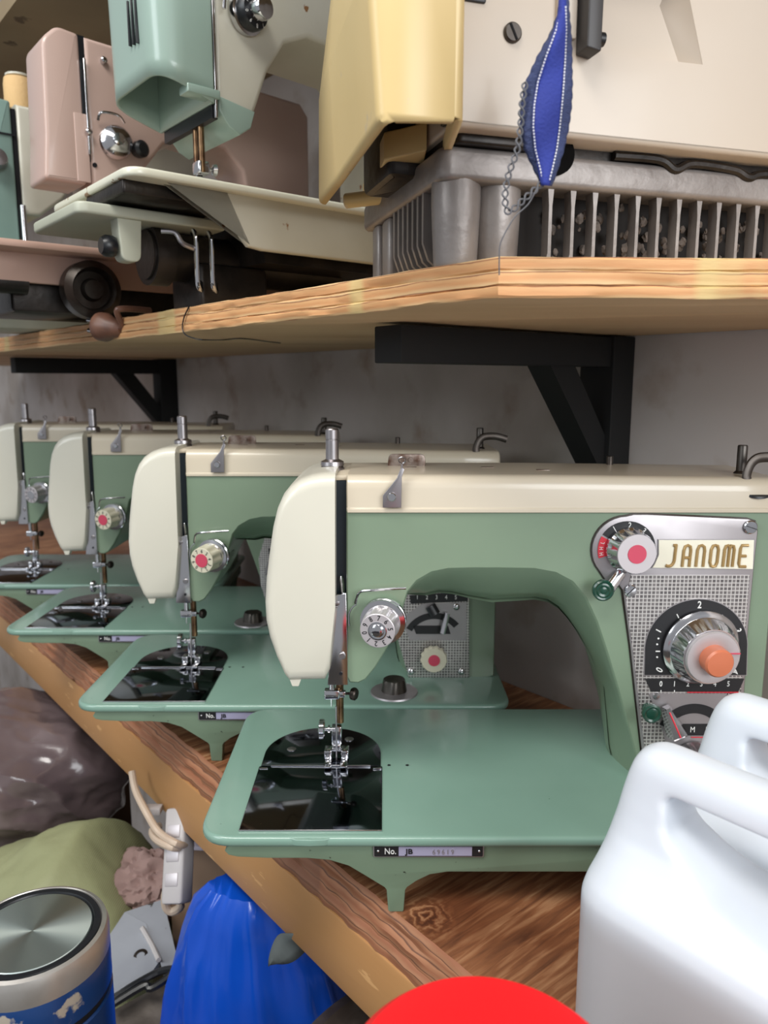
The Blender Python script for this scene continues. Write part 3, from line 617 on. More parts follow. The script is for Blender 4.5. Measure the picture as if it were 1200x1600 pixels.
def panel_janome(r, YF):
    Yp = 0.4495; ys = YF-0.0022
    F = lambda *p: fpl(p, Yp)
    cc = fp(977, 858, Yp); rr = abs(fp(925, 858, Yp)[0]-cc[0])
    circ = [(cc[0]+rr*math.cos(math.radians(a)), cc[1]+rr*math.sin(math.radians(a))) for a in range(92, 232, 10)]
    out = F((1168, 811), (1010, 804), (990, 804)) + circ + F((946, 906), (966, 912), (973, 922), (985, 1010), (996, 1110), (1005, 1190), (1009, 1236), (1150, 1236), (1160, 1110), (1168, 980), (1176, 895), (1183, 830), (1180, 815))
    back = addp(out, 0.0008)
    MBb = MB().prism(back, YF+0.0004, YF-0.0006, 'y')
    pn = MBb.build('control_panel', M_DARKM, r)
    MB().prism(out, YF+0.0002, ys, 'y', 0.0004, 2).build('panel_plate', M_PLATE, pn)
    g = F((985, 898), (1170, 898), (1163, 990), (1156, 1090), (1152, 1228), (1014, 1228), (1003, 1140), (990, 1030), (977, 935))
    MB().prism(g, ys+0.0002, ys-0.0004, 'y').build('woven_field', M_GRID, pn)
    y = ys-0.0005
    # stitch length dial at the top
    c = fp(978, 858, Yp); s = abs(fp(1000, 858, Yp)[0]-fp(900, 858, Yp)[0])/100.0
    def ring(c, r0, r1, a0, a1, ya, yb, n=26):
        return MB().prism(arc(c[0], c[1], r1*s, a0, a1, n)+arc(c[0], c[1], r0*s, a1, a0, n), ya, yb, 'y')
    ring(c, 30, 45, -60, 148, y, y-0.0003).build('stitch_scale', M_BLACKP, pn)
    ring(c, 33, 45, 152, 198, y, y-0.0003, 10).build('red_sector', M_REDL, pn)
    t = MB(); tt = [('/', 122), ('2', 86), ('3', 50)]
    for ch, a in tt:
        an = math.radians(a); t.text(ch if ch != '/' else 'I', 0.0048, (c[0]+38.5*s*math.cos(an), y-0.0004, c[1]+38.5*s*math.sin(an)), 0.8, 0.0001, an-PI/2, off=0.00005)
    for i, ch in enumerate('HHL'):
        an = math.radians(190-13*i+0); t.text(ch, 0.0034, (c[0]+39.5*s*math.cos(an), y-0.0004, c[1]+39.5*s*math.sin(an)), 0.8, 0.0001, an-PI/2)
    t.build('stitch_scale_print', M_WHITEP, pn)
    kn = MB().lathe([(36*s, 0), (36*s, 0.003), (34*s, 0.0045), (32.5*s, 0.012), (31*s, 0.013), (0.0001, 0.0131)], (c[0]+2*s, y, c[1]), (0.08, -1, 0.02), 84, flute=(14, 0.0008, 0.0035, 0.0125)).build('stitch_length_knob', M_CHROME, pn)
    kf = (c[0]+2*s+0.08*0.0131, y-0.0131, c[1]+0.0002)
    MB().lathe([(30.5*s, 0), (30*s, 0.0006), (0.0001, 0.0006)], kf, (0.08, -1, 0.02), 40).build('knob_face', M_TENS, pn)
    MB().lathe([(14.5*s, 0.0006), (14.5*s, 0.001), (0.0001, 0.001)], kf, (0.08, -1, 0.02), 30).build('red_knob_centre', M_RED, pn)
    MB().box((kf[0]-20*s, kf[1]-0.0009, kf[2]), (15*s, 0.0003, 2.2*s)).build('knob_pointer', M_RED, pn)
    lv = MB(); p0, p1 = fp(966, 900, Yp), fp(945, 918, Yp); p0 = fp(968, 893, Yp)
    lv.tube([(p0[0], y-0.002, p0[1]), (p1[0], y-0.006, p1[1])], 0.0034, 12, flat=0.7); lv.build('reverse_lever', M_CHROME, pn)
    k = fp(941, 921, 0.442); MB().lathe([(0.0050, 0), (0.0064, 0.0008), (0.0064, 0.003), (0.0055, 0.0038), (0.0045, 0.0034), (0.0035, 0.0038), (0.0022, 0.0034), (0.0012, 0.0038), (0.0001, 0.0038)], (k[0], y-0.006, k[1]), (0, -1, 0), 30).build('reverse_button', M_DGREEN, pn)
    # badge
    b = F((1018, 886), (1022, 880), (1028, 866), (1028, 843), (1176, 843), (1174, 888))
    MB().prism(addp(b, 0.0004), y+0.0004, y-0.0002, 'y').build('badge_rim', M_STEEL, pn)
    MB().prism(b, y, y-0.0006, 'y').build('badge', M_BADGE, pn)
    # lettering: tall narrow strokes
    L = MB(); x0, z0 = fp(1040, 884, Yp); x1, z1 = fp(1169, 851, Yp); H = z1-z0; wl = (x1-x0)/6.25; tk = wl*0.19
    def st(pts, ox, w_=None):
        P = [(x0+ox*wl*1.05+a*wl*0.82+0.12*(b)*H*0.35, y-0.0009, z0+b*H) for a, b in pts]; L.tube(P, tk*0.62, 8)
    def curve(pts, ox): st([tuple(v) for v in cr(pts, 4)], ox)
    curve([(-0.12, 0.06), (0.12, 0.02), (0.42, 0.06), (0.62, 0.25), (0.64, 0.6), (0.66, 1.0)], 0.0); st([(0.40, 1.0), (0.75, 1.0)], 0)
    st([(0.15, 0.0), (0.15, 0.75), (0.25, 0.95), (0.5, 1.0), (0.72, 0.95), (0.8, 0.78), (0.8, 0.0)], 1.0); st([(0.15, 0.42), (0.8, 0.42)], 1.0)
    st([(0.15, 0.0), (0.15, 0.78), (0.28, 0.97), (0.55, 1.0), (0.75, 0.93), (0.82, 0.75), (0.82, 0.0)], 2.0)
    st([(0.15, 0.2), (0.15, 0.8), (0.3, 0.98), (0.5, 1.0), (0.7, 0.98), (0.82, 0.8), (0.82, 0.2), (0.7, 0.02), (0.5, 0), (0.3, 0.02), (0.15, 0.2)], 3.0)
    st([(0.12, 0.0), (0.12, 0.8), (0.22, 0.97), (0.42, 1.0), (0.56, 0.9), (0.58, 0.0)], 4.0); st([(0.58, 0.85), (0.7, 1.0), (0.92, 0.97), (1.02, 0.8), (1.02, 0.0)], 4.0)
    st([(0.95, 0.0), (0.35, 0.0), (0.25, 0.15), (0.25, 0.85), (0.35, 1.0), (0.95, 1.0)], 5.05); st([(0.25, 0.5), (0.85, 0.5)], 5.05)
    L.build('brand_lettering', M_GOLD, pn)
    # zigzag width dial
    c = fp(1086, 1012, Yp); a = arc(c[0], c[1], 81*s, 0, 180, 36); dp = a + F((1006, 1053), (1164, 1053))
    MB().prism(addp(dp, 0.0005), y+0.0003, y-0.0003, 'y').build('dial_rim', M_PLATE, pn)
    MB().prism(dp, y, y-0.0006, 'y').build('width_dial_plate', M_BLACKP, pn)
    t = MB(); yy = y-0.0008
    for ch, px, py, an in (('2', 1091, 944, 0), ('3', 1150, 984, -70), ('0', 1029, 1045, 60), ('4', 1146, 1047, -120)): p = fp(px, py, Yp); t.text(ch, 0.0062, (p[0], yy, p[1]), 0.8, 0.0001, math.radians(an), off=0.0001)
    for px, py, an, ln in ((1057, 961, 118, 7), (1125, 962, 58, 7), (1027, 984, 152, 9), (1026, 1016, 180, 7)):
        p = fp(px, py, Yp); an = math.radians(an); d = Vector((math.cos(an), 0, math.sin(an)))*ln*s/2; t.tube([Vector((p[0], yy, p[1]))-d, Vector((p[0], yy, p[1]))+d], 0.0004, 6)
    for px, py in ((1027, 996), (1025, 1005), (1025, 1025)): p = fp(px, py, Yp); t.cyl((p[0], yy+0.0002, p[1]), (p[0], yy-0.0001, p[1]), 0.0006, n=8)
    t.build('width_dial_print', M_WHITEP, pn)
    kc = fp(1093, 1010, Yp); kx = Vector((0.06, -1, -0.06)).normalized(); kb = Vector((kc[0], y-0.0006, kc[1]))
    wk = MB().lathe([(62*s, 0), (62*s, 0.0012), (57*s, 0.003), (54*s, 0.0035), (53*s, 0.004), (47*s, 0.0135), (45*s, 0.0142), (0.001, 0.0142)], kb, kx, 96, flute=(16, 0.0016, 0.0042, 0.0136)).build('width_knob', M_CHROME, pn)
    kf = kb + kx*0.0142; MB().lathe([(41*s, -0.0002), (42.5*s, 0.0004), (41*s, 0.0022), (28*s, 0.0026), (24*s, 0.0020), (0.001, 0.0020)], kf, kx, 48).build('width_knob_face', M_TENS, pn)
    MB().lathe([(22.5*s, 0.0018), (22.5*s, 0.0095), (20*s, 0.0108), (8*s, 0.0112), (0.001, 0.0113)], kf, kx, 36).build('orange_button', M_ORANGE, pn)
    p = kf + kx*0.0024; MB().box((p.x+33*s, p.y, p.z+8*s), (15*s, 0.0006, 2*s)).build('width_pointer', M_RED, pn)
    # scale strip below
    b = F((1007, 1059), (1161, 1059), (1152, 1079), (1016, 1079))
    MB().prism(b, y, y-0.0005, 'y').build('width_scale', M_BLACKP, pn)
    t = MB()
    for i, ch in enumerate('012345'): p = fp(1031+21*i, 1067, Yp); t.text(ch, 0.0048, (p[0], y-0.0007, p[1]), 0.75, 0.0001, 0, off=0.00006)
    for i in range(2): p = fp(1031+21*i, 1078, Yp); t.box((p[0], y-0.0007, p[1]), (0.0005, 0.0002, 0.0013))
    t.build('width_scale_print', M_WHITEP, pn)
    p0, p1 = fp(1072, 1080, Yp), fp(1152, 1080, Yp); MB().box(((p0[0]+p1[0])/2, y-0.0006, p0[1]), (p1[0]-p0[0], 0.0002, 0.0007)).build('red_scale_line', M_REDL, pn)
    # needle position escutcheon
    b = F((1012, 1082), (1156, 1082), (1153, 1228), (1070, 1228), (1048, 1190), (1028, 1120))
    MB().prism(b, y, y-0.0004, 'y').build('lower_escutcheon', M_PLATE, pn)
    c = fp(1080, 1152, Yp)
    MB().prism(arc(c[0], c[1], 60*s, 24, 156, 22)+arc(c[0], c[1], 44*s, 156, 24, 22), y-0.0004, y-0.0008, 'y').build('needle_position_slot', M_BLACKP, pn)
    b = F((1048, 1129), (1140, 1129), (1140, 1147), (1052, 1147)); MB().prism(b, y-0.0004, y-0.0008, 'y').build('needle_position_strip', M_BLACKP, pn)
    t = MB()
    for ch, px in (('L', 1058), ('M', 1080), ('R', 1103)): p = fp(px, 1138, Yp); t.text(ch, 0.0052, (p[0], y-0.001, p[1]), 0.8, 0.0001)
    t.build('needle_position_letters', M_WHITEP, pn)
    p0, p1 = fp(1078, 1150, Yp), fp(1140, 1150, Yp); MB().box(((p0[0]+p1[0])/2, y-0.0006, p0[1]), (p1[0]-p0[0], 0.0002, 0.0006)).build('red_underline', M_REDL, pn)
    k1, k2 = fp(1044, 1108, 0.441), fp(1063, 1152, 0.437)
    lv = MB(); ax_ = (Vector((k2[0]-k1[0], 0, k2[1]-k1[1]))).normalized(); sd = Vector((ax_.z, 0, -ax_.x))
    A = Vector((k1[0], y-0.006, k1[1])); B_ = Vector((k2[0], y-0.008, k2[1]))
    def quad(P, wd, hh, tp): return [tuple(P+sd*wd+Vector((0, 0.004, 0))), tuple(P+sd*wd*tp+Vector((0, -hh, 0))), tuple(P-sd*wd*tp+Vector((0, -hh, 0))), tuple(P-sd*wd+Vector((0, 0.004, 0)))]
    lv.rings([quad(A, 0.0022, 0.001, 0.5), quad(A+ax_*0.003, 0.0036, 0.0022, 0.5), quad(B_, 0.0062, 0.004, 0.7), quad(B_+ax_*0.0014, 0.0058, 0.003, 0.7)]); lv.build('needle_position_lever', M_CHROME, pn)
    ln = MB(); ln.tube([A+ax_*0.002+Vector((0, -0.0022, 0)), B_+Vector((0, -0.0042, 0))], 0.0005, 6); ln.build('lever_red_line', M_REDL, pn)
    dk = fp(1080, 1188, Yp); MB().lathe([(36*s, 0), (36*s, 0.004), (34*s, 0.0145), (30*s, 0.0155), (0.001, 0.0155)], (dk[0], y, dk[1]), (0.05, -1, -0.1), 60, flute=(10, 0.0018, 0.001, 0.0150)).build('pattern_knob', M_STEEL, pn)
    ln = MB(); q = Vector((dk[0], y-0.0160, dk[1]-0.0016)); ln.tube([q+Vector((-0.009, 0.0005, 0.009)), q+Vector((0.003, 0, -0.006))], 0.0006, 6); ln.build('pattern_pointer', M_REDL, pn)
    k = fp(1017, 1113, 0.442); MB().lathe([(0.0035, -0.006), (0.0035, 0), (0.0058, 0.0008), (0.0058, 0.003), (0.0048, 0.0036), (0.0036, 0.0030), (0.0022, 0.0036), (0.0001, 0.0034)], (k[0], y-0.006, k[1]), (0, -1, 0), 30).build('green_selector_button', M_DGREEN, pn)
    sc = MB()
    for px, py, r_ in ((1171, 823, 0.0041), (984, 922, 0.0038), (1024, 1086, 0.0022), (1138, 1086, 0.0022)):
        p = fp(px, py, Yp); sc.lathe([(r_, 0), (r_, 0.0008), (r_*0.85, 0.0013), (0.0001, 0.0015)], (p[0], y+0.0002, p[1]), (0, -1, 0), 20)
    sc.split('panel_screw', M_CHROME, pn)
    sc = MB()
    for px, py, r_, an in ((1171, 823, 0.0041, -20), (984, 922, 0.0038, 45)):
        p = fp(px, py, Yp); d = Vector((math.cos(math.radians(an)), 0, math.sin(math.radians(an))))*r_*0.85; c_ = Vector((p[0], y-0.0013, p[1])); sc.tube([c_-d, c_+d], 0.0003, 6)
    sc.split('screw_slot', M_BLACKP, pn)
    t = MB(); p = fp(1058, 1229, Yp); t.text('JANOME', 0.0035, (p[0], y-0.0006, p[1]), 0.8); t.build('foot_lettering', M_BLACKP, pn)

def panel_other(r, YF):
    o = Vector((-0.2457, 0.568, -0.300)); Yp = 0.626
    def F2(px, py): p = at(px, py, Yp)-o; return (p.x, p.z)
    y = YF-0.0022
    out = [F2(*p) for p in ((628, 925), (650, 862), (733, 862), (733, 1060), (639, 1060), (622, 1000), (620, 950))]
    pn = MB().prism(out, YF+0.0004, y, 'y', 0.0003, 2).build('control_panel', M_GRID, r)
    b = [F2(*p) for p in ((640, 930), (731, 924), (731, 939), (642, 943))]; MB().prism(b, y, y-0.0006, 'y').build('number_strip', M_BLACKP, pn)
    t = MB()
    for i, ch in enumerate('12345'): p = F2(652+15*i, 933); t.text(ch, 0.0052, (p[0], y-0.0008, p[1]), 0.8)
    t.build('strip_digits', M_WHITEP, pn)
    b = [F2(*p) for p in ((635, 960), (660, 943), (729, 941), (729, 1000), (640, 1000), (632, 980))]; MB().prism(b, y, y-0.0004, 'y').build('escutcheon', M_PLATE, pn)
    c = F2(678, 1005); q = abs(F2(700, 1000)[0]-F2(600, 1000)[0])/100
    MB().prism(arc(c[0], c[1], 50*q, 40, 150, 14)+arc(c[0], c[1], 40*q, 150, 40, 14), y-0.0004, y-0.0009, 'y').build('width_slot', M_BLACKP, pn)
    b = [F2(*p) for p in ((645, 977), (700, 977), (704, 990), (650, 990))]; MB().prism(b, y-0.0004, y-0.0009, 'y').build('letter_strip', M_BLACKP, pn)
    p0, p1 = F2(698, 955), F2(690, 985); MB().tube([(p0[0], y-0.006, p0[1]), (p1[0], y-0.008, p1[1])], 0.0028, 10, flat=0.6).build('width_lever', M_CHROME, pn)
    p0, p1 = F2(672, 945), F2(680, 958); MB().tube([(p0[0], y-0.003, p0[1]), (p1[0], y-0.004, p1[1])], 0.0045, 10, flat=0.4).build('black_lever', M_BLACK, pn)  # short flat lever in plain black
    c = F2(677, 1025); MB().lathe([(0.0030, 0), (0.0040, 0.004), (21*q, 0.0045), (21*q, 0.009), (19*q, 0.0102), (0.001, 0.0102)], (c[0], y-0.0004, c[1]), (0, -1, 0), 96, flute=(13, 0.0010, 0.0044, 0.0095)).build('scalloped_knob', M_CREAMDIAL, pn)
    MB().lathe([(9*q, 0.0100), (9*q, 0.0108), (0.001, 0.0109)], (c[0], y-0.0004, c[1]), (0, -1, 0), 28).build('red_knob_centre', M_RED, pn)
    sc = MB()
    for px, py in ((642, 1049), (721, 1049), (713, 948)): p = F2(px, py); sc.sph((p[0], y-0.0004, p[1]), 0.0030, 8, (1, 0.5, 1))
    sc.split('panel_screw', M_CHROME, pn)

m1, YF, RR = make_machine(True); panel_janome(m1, YF)
m1['label'] = 'nearest and largest green sewing machine, with an orange button on its metal panel'
m2, _, _ = make_machine(False); panel_other(m2, YF)
m2.location = (-0.2457, 0.568, -0.300)
m2['label'] = 'second green sewing machine, directly behind the nearest, with a red-centred tension dial'
m3 = copy_tree(m2); m3.location = (-0.392, 0.752, -0.300); m3['label'] = 'third green sewing machine from the front, with a red-centred tension dial'
m4 = copy_tree(m2); m4.location = (-0.548, 0.930, -0.300); m4['label'] = 'farthest green sewing machine, cut off at the left edge, with a plain silver tension dial'
for ch in m4.children:
    if ch.name.startswith('tension_dial'):
        for g in list(ch.children):
            if g.name.startswith('red_centre'): g.data = g.data.copy(); g.data.materials[0] = M_CHROME; g.name = 'dial_screw'
            elif g.name.startswith(('dial_face', 'tension_barrel')): g.data = g.data.copy(); g.data.materials[0] = M_TENS
# ---------------------------------------------------------------- machines on the shelf
M_PIST = mat('pistachio_enamel', (146, 168, 158), 0.3, var=(7, (140, 161, 150)), coat=0.3, chips=(70, 0.75, (150, 130, 90)))
M_OFFW = mat('aged_white_enamel', (204, 202, 188), 0.35, var=(8, (188, 185, 168)), coat=0.2, chips=(60, 0.69, (140, 100, 64)))
M_PINK = mat('dusty_pink_enamel', (192, 166, 155), 0.3, var=(6, (184, 157, 146)), coat=0.3, chips=(60, 0.76, (130, 100, 86)))
M_PINKU = mat('pink_bed_enamel', (196, 162, 146), 0.5, var=(9, (180, 146, 130)), chips=(55, 0.68, (110, 84, 74)))
M_TEAL = mat('teal_enamel', (132, 158, 150), 0.35, var=(7, (122, 148, 140)))
M_PALEG = mat('pale_green_casting', (184, 186, 170), 0.45, var=(9, (168, 171, 154)))
M_GREASE = mat('greasy_dark_iron', (52, 46, 42), 0.38, 0.5, var=(40, (30, 27, 25)), bump=(90, 0.5))
def place(name, o, hb, label, group='old domestic sewing machines on the plywood shelf'):
    return empty(name, (o.x, o.y, ZST), PHI, label, 'sewing machine', group)
def head_cover(parent, m, x0, x1, y0, y1, z0, z1, slope, vents=True, rr=0.02):
    """rounded hollow end cover, open underneath, the lower edge rising to the back left"""
    mb = MB(); R = []
    zs = [z0 + (z1-z0)*i/10 for i in range(11)]
    for i, z in enumerate(zs):
        t = i/10; ins = 0.0 if i < 8 else (0.002, 0.006, 0.016)[i-8]; bot = 0.004*(1-t)
        pr = rpoly([(x0+bot+ins, y0+ins, rr*0.9), (x1, y0+ins, 0.002), (x1, y1-ins, 0.002), (x0+bot+ins, y1-ins, rr*1.2)], 7)
        R.append([(p[0], p[1], z + (slope*(x1-p[0])/(x1-x0)*(1-t)**3)) for p in pr])
    mb.rings(R, c0=False)
    o = mb.build('head_cover', m, parent, ang=50); md = o.modifiers.new('s', 'SOLIDIFY'); md.thickness = 0.0022; md.offset = -1; apply_mods(o)
    return o
def needle_unit(parent, x, y, zb, ztop):
    b = MB(); b.cyl((x, y, zb+0.012), (x, y, ztop), 0.0028); b.cyl((x-0.001, y-0.010, zb+0.022), (x-0.001, y-0.010, ztop), 0.0024); pb = b.split('presser_bar', M_BRASS, parent)
    c = MB(); c.box((x, y-0.006, zb+0.026), (0.010, 0.012, 0.010), 0.002); c.build('needle_clamp', M_CHROME, parent)
    s = MB(); s.lathe([(0.0012, 0), (0.0012, 0.008), (0.004, 0.009), (0.0045, 0.012), (0.003, 0.013)], (x, y-0.006, zb+0.026), (1, -0.2, 0), 20); s.build('clamp_screw', M_CHROME, parent)
    f = MB(); f.box((x, y, zb+0.014), (0.007, 0.008, 0.014), 0.001); f.box((x, y-0.004, zb+0.004), (0.014, 0.022, 0.004), 0.001); f.build('presser_foot', M_CHROME, parent)
def dial_black(parent, c, ax, k=1.0):
    d = MB().lathe([(0.0145*k, 0), (0.0145*k, 0.004), (0.0125*k, 0.005)], c, ax, 36).build('dial_collar', M_CHROME, parent)
    MB().lathe([(0.0125*k, 0.004), (0.0125*k, 0.010), (0.0115*k, 0.0125), (0.008*k, 0.013)], c, ax, 60, flute=(20, 0.0006, 0.005, 0.0095)).build('black_dial', M_BLACK, d)
    MB().lathe([(0.0075*k, 0.012), (0.0080*k, 0.020), (0.0072*k, 0.0225), (0.003*k, 0.0232), (0.001, 0.0232)], c, ax, 32).build('chrome_cap', M_CHROME, d)
    a = Vector(ax).normalized(); q = Matrix.Translation(Vector(c)+a*0.0132) @ (Vector((0, -1, 0)).rotation_difference(a)).to_matrix().to_4x4()
    t = MB()
    for i, ch in enumerate('0123456789'): an = math.radians(200-36*i); t.text(ch, 0.0040*k, (0.0100*k*math.cos(an), 0, 0.0100*k*math.sin(an)), 0.8, 0.00005, an-PI/2)
    dd = MB(); dd.add(t.v, t.f, q); dd.build('dial_digits', M_WHITEP, d)
    return d

# --- white and pistachio machine (nearest on the shelf, left of the yellow cover)
OA = Vector((-0.154, 0.527, 0)); HB = 0.083
a = place('sewing_machine', OA, HB, 'white and pistachio sewing machine')
a['label'] = 'white and pistachio shelf sewing machine with a black numbered dial, left of the yellow cover'
M_WLIP = mat('chipped_white_enamel', (222, 222, 206), 0.3, var=(8, (208, 206, 186)), coat=0.2, chips=(55, 0.66, (140, 104, 70)))
outl = rpoly([(-0.012, 0, 0.014), (0.33, 0, 0.01), (0.33, 0.165, 0.01), (-0.012, 0.165, 0.02)], 8)
MB().prism(outl, HB-0.006, HB, 'z', 0.002, 3).build('bed', M_WLIP, a)
sk = [(0.060, HB-0.006), (0.066, HB-0.018), (0.072, HB-0.034), (0.078, HB-0.0405), (0.090, HB-0.042), (0.325, HB-0.042), (0.325, HB-0.006)]
MB().prism([(0.012, HB-0.005)] + sk, 0.006, 0.012, 'y', 0.0015).build('skirt', M_OFFW, a)
MB().prism([(0.10, 0.035), (0.32, 0.035), (0.32, HB-0.006), (0.09, HB-0.006)], 0.02, 0.14, 'y').build('underframe', M_GREASE, a)
lp = MB(); lp.prism(rpoly([(-0.030, 0.045, 0.008), (0.08, 0.045, 0.0), (0.08, 0.150, 0.0), (-0.030, 0.150, 0.008)]), 0.0585, 0.0665, 'z', 0.002); lp.build('lower_bed_plate', M_PALEG, a)
MB().prism(rpoly([(-0.002, 0.062, 0), (0.016, 0.062, 0), (0.014, 0.030, 0.006), (0.000, 0.030, 0.006)]), 0.048, 0.062, 'y', 0.001).build('hanging_lug', M_PALEG, a)
MB().lathe([(0.0065, 0), (0.0075, 0.002), (0.0075, 0.007), (0.0055, 0.010)], (-0.002, 0.055, 0.040), (-1, 0, 0), 24).build('rubber_buffer', M_BLACK, a)
MB().box((0.03, 0.05, HB-0.010), (0.08, 0.07, 0.009), 0.002).build('slide_plate', M_GREASE, a)
m = MB(); m.cyl((0.028, 0.075, 0.040), (0.20, 0.075, 0.040), 0.018, n=28); m.cyl((0.03, 0.075, 0.040), (0.045, 0.075, 0.040), 0.022, n=28); m.build('hook_shaft', M_GREASE, a)
for x in (0.046, 0.058):
    m = MB(); m.tube(cr([(x, 0.030, 0.052), (x-0.002, 0.022, 0.046), (x-0.002, 0.022, 0.018), (x+0.002, 0.026, 0.012), (x+0.005, 0.032, 0.018)], 5), 0.0028, 10, flat=0.6); m.build('feed_fork', M_CHROME, a)
MB().tube(cr([(0.022, 0.03, 0.050), (0.03, 0.025, 0.049), (0.034, 0.022, 0.042), (0.044, 0.022, 0.039)], 5), 0.0018, 8).build('feed_crank', M_STEEL, a)
MB().box((0.09, 0.075, 0.0175), (0.06, 0.05, 0.035), 0.004).build('motor_block', M_GREASE, a)
# arm casting with arch
arm = [(0.077, HB+0.062), (0.086, HB+0.052), (0.095, HB+0.048), (0.104, HB+0.054), (0.113, HB+0.075), (0.122, HB+0.098), (0.138, HB+0.122), (0.160, HB+0.132), (0.225, HB+0.130), (0.243, HB+0.115), (0.25, HB+0.08), (0.252, HB), (0.325, HB), (0.325, HB+0.21), (0.077, HB+0.21)]
MB().prism(arm, 0.045, 0.130, 'y', 0.004, 4).build('arm_and_column', M_OFFW, a, ang=50)
MB().prism([(0.078, HB+0.061), (0.086, HB+0.051), (0.095, HB+0.047), (0.1045, HB+0.0535), (0.1085, HB+0.066), (0.078, HB+0.071)], 0.0435, 0.131, 'y', 0.001).build('arm_tip_trim', M_PIST, a)
hc = head_cover(a, M_PIST, 0.026, 0.073, 0.040, 0.134, HB+0.064, HB+0.215, 0.014, rr=0.026)
v = MB()
for i in range(3): v.box((0.0282, 0.068+0.0065*i, HB+0.118), (0.003, 0.0014, 0.034-0.002*i), 0.0005)
v.split('vent_slit', M_BLACK, hc)
MB().box((0.0752, 0.087, HB+0.13), (0.005, 0.082, 0.15)).build('take_up_slot', M_BLACK, a)
MB().box((0.0752, 0.0435, HB+0.100), (0.0022, 0.003, 0.09), 0.0006).build('take_up_lever', M_CHROME, a)
MB().tube(cr([(0.071, 0.038, HB+0.150), (0.078, 0.036, HB+0.155), (0.082, 0.036, HB+0.148), (0.081, 0.037, HB+0.128)], 5), 0.0014, 8).build('thread_hook', M_CHROME, a)
MB().box((0.064, 0.046, HB+0.070), (0.026, 0.014, 0.006), 0.001).build('foot_bracket', M_PIST, a)
needle_unit(a, 0.077, 0.080, HB, HB+0.085)
dial_black(a, (0.102, 0.0445, HB+0.133), (0.25, -1, -0.05), 1.05)
MB().tube([(0.088, 0.042, HB+0.153), (0.100, 0.038, HB+0.149)], 0.0007, 6).build('check_spring', M_CHROME, a)

# --- pink machine
SX = 0.017
OP = wp(OA, -0.046, 0.186); HP = 0.0595
p = place('sewing_machine', OP, HP, 'dusty pink shelf sewing machine with a chrome tension dial, behind the white and pistachio one')
MB().prism(rpoly([(-0.075, 0, 0.02), (0.34, 0, 0.01), (0.34, 0.165, 0.01), (-0.075, 0.165, 0.02)], 8), HP-0.006, HP, 'z', 0.0015, 2).build('bed', M_PINKU, p)
MB().prism([(-0.06, HP-0.004), (-0.035, HP-0.022), (0.0, HP-0.030), (0.335, HP-0.030), (0.335, HP-0.004)], 0.030, 0.036, 'y', 0.001).build('skirt', M_PINKU, p)
MB().box((0.17, 0.10, HP-0.028), (0.30, 0.10, 0.05), 0.003).build('underframe', M_GREASE, p)
m = MB(); m.lathe([(0.010, 0), (0.023, 0.0), (0.025, 0.004), (0.025, 0.018), (0.019, 0.022), (0.016, 0.014), (0.010, 0.014), (0.008, 0.02)], (0.078, 0.030, 0.0255), (0, -1, 0), 40); m.build('belt_wheel', M_DARKM, p)
m = MB(); m.box((-0.02, 0.06, 0.024), (0.05, 0.05, 0.044), 0.004); m.cyl((-0.045, 0.04, 0.03), (0.03, 0.04, 0.03), 0.010); m.build('hook_mechanism', M_GREASE, p)
def PX(l): return [(x_+SX,) + tuple(r_) for x_, *r_ in l]
arm = PX([(0.079, HP+0.187), (0.079, HP+0.062), (0.100, HP+0.061), (0.118, HP+0.070), (0.134, HP+0.090), (0.15, HP+0.11), (0.175, HP+0.122), (0.215, HP+0.118), (0.235, HP+0.10), (0.245, HP+0.05), (0.25, HP), (0.318, HP), (0.318, HP+0.168), (0.308, HP+0.180)])
MB().prism(arm, 0.048, 0.105, 'y', 0.004, 4).build('arm_and_column', M_PINK, p, ang=50)
fc = rpoly(PX([(0.075, HP+0.188, 0.004), (0.056, HP+0.190, 0.012), (0.043, HP+0.177, 0.014), (0.041, HP+0.10, 0.01), (0.038, HP+0.062, 0.004), (0.075, HP+0.062, 0.004)]), 6)
MB().prism(fc, 0.0485, 0.098, 'y', 0.0035, 4).build('face_cover', M_PINK, p, ang=60)
MB().box((0.0768+SX, 0.073, HP+0.135), (0.006, 0.046, 0.105)).build('take_up_slot', M_BLACK, p)
MB().box((0.0775+SX, 0.0465, HP+0.128), (0.0022, 0.003, 0.08), 0.0006).build('take_up_lever', M_CHROME, p)
MB().prism(rpoly(PX([(0.066, HP+0.064, 0.001), (0.078, HP+0.064, 0.001), (0.078, HP+0.122, .001), (0.066, HP+0.122, .001)])), 0.0478, 0.050, 'y', 0.0006).build('lower_plate', M_PINK, p)
s = MB(); s.lathe([(0.0028, 0), (0.0028, 0.004), (0.0016, 0.005)], (0.095+SX, 0.048, HP+0.170), (0, -1, 0.2), 18); s.build('thread_stud', M_CHROME, p)
s = MB(); s.lathe([(0.0028, 0), (0.0028, 0.004), (0.0016, 0.005)], (0.077+SX, 0.046, HP+0.106), (0, -1, 0.2), 18); s.build('lower_stud', M_CHROME, p)
s = MB(); s.cyl((0.082+SX, 0.047, HP+0.080), (0.082+SX, 0.0485, HP+0.080), 0.002); s.build('oil_hole', M_BLACK, p)
s = MB(); s.lathe([(0.0135, 0), (0.0145, 0.003), (0.0125, 0.006), (0.0140, 0.008), (0.010, 0.012), (0.005, 0.014), (0.005, 0.018), (0.001, 0.019)], (0.102+SX, 0.048, HP+0.102), (-0.15, -1, 0.0), 32); s.build('tension_dial', M_CHROME, p)
s = MB(); s.lathe([(0.006, 0), (0.0075, 0.004), (0.0075, 0.010), (0.005, 0.012)], (0.121+SX, 0.046, HP+0.099), (0.2, -1, 0), 20); s.build('side_knob', M_BLACK, p)
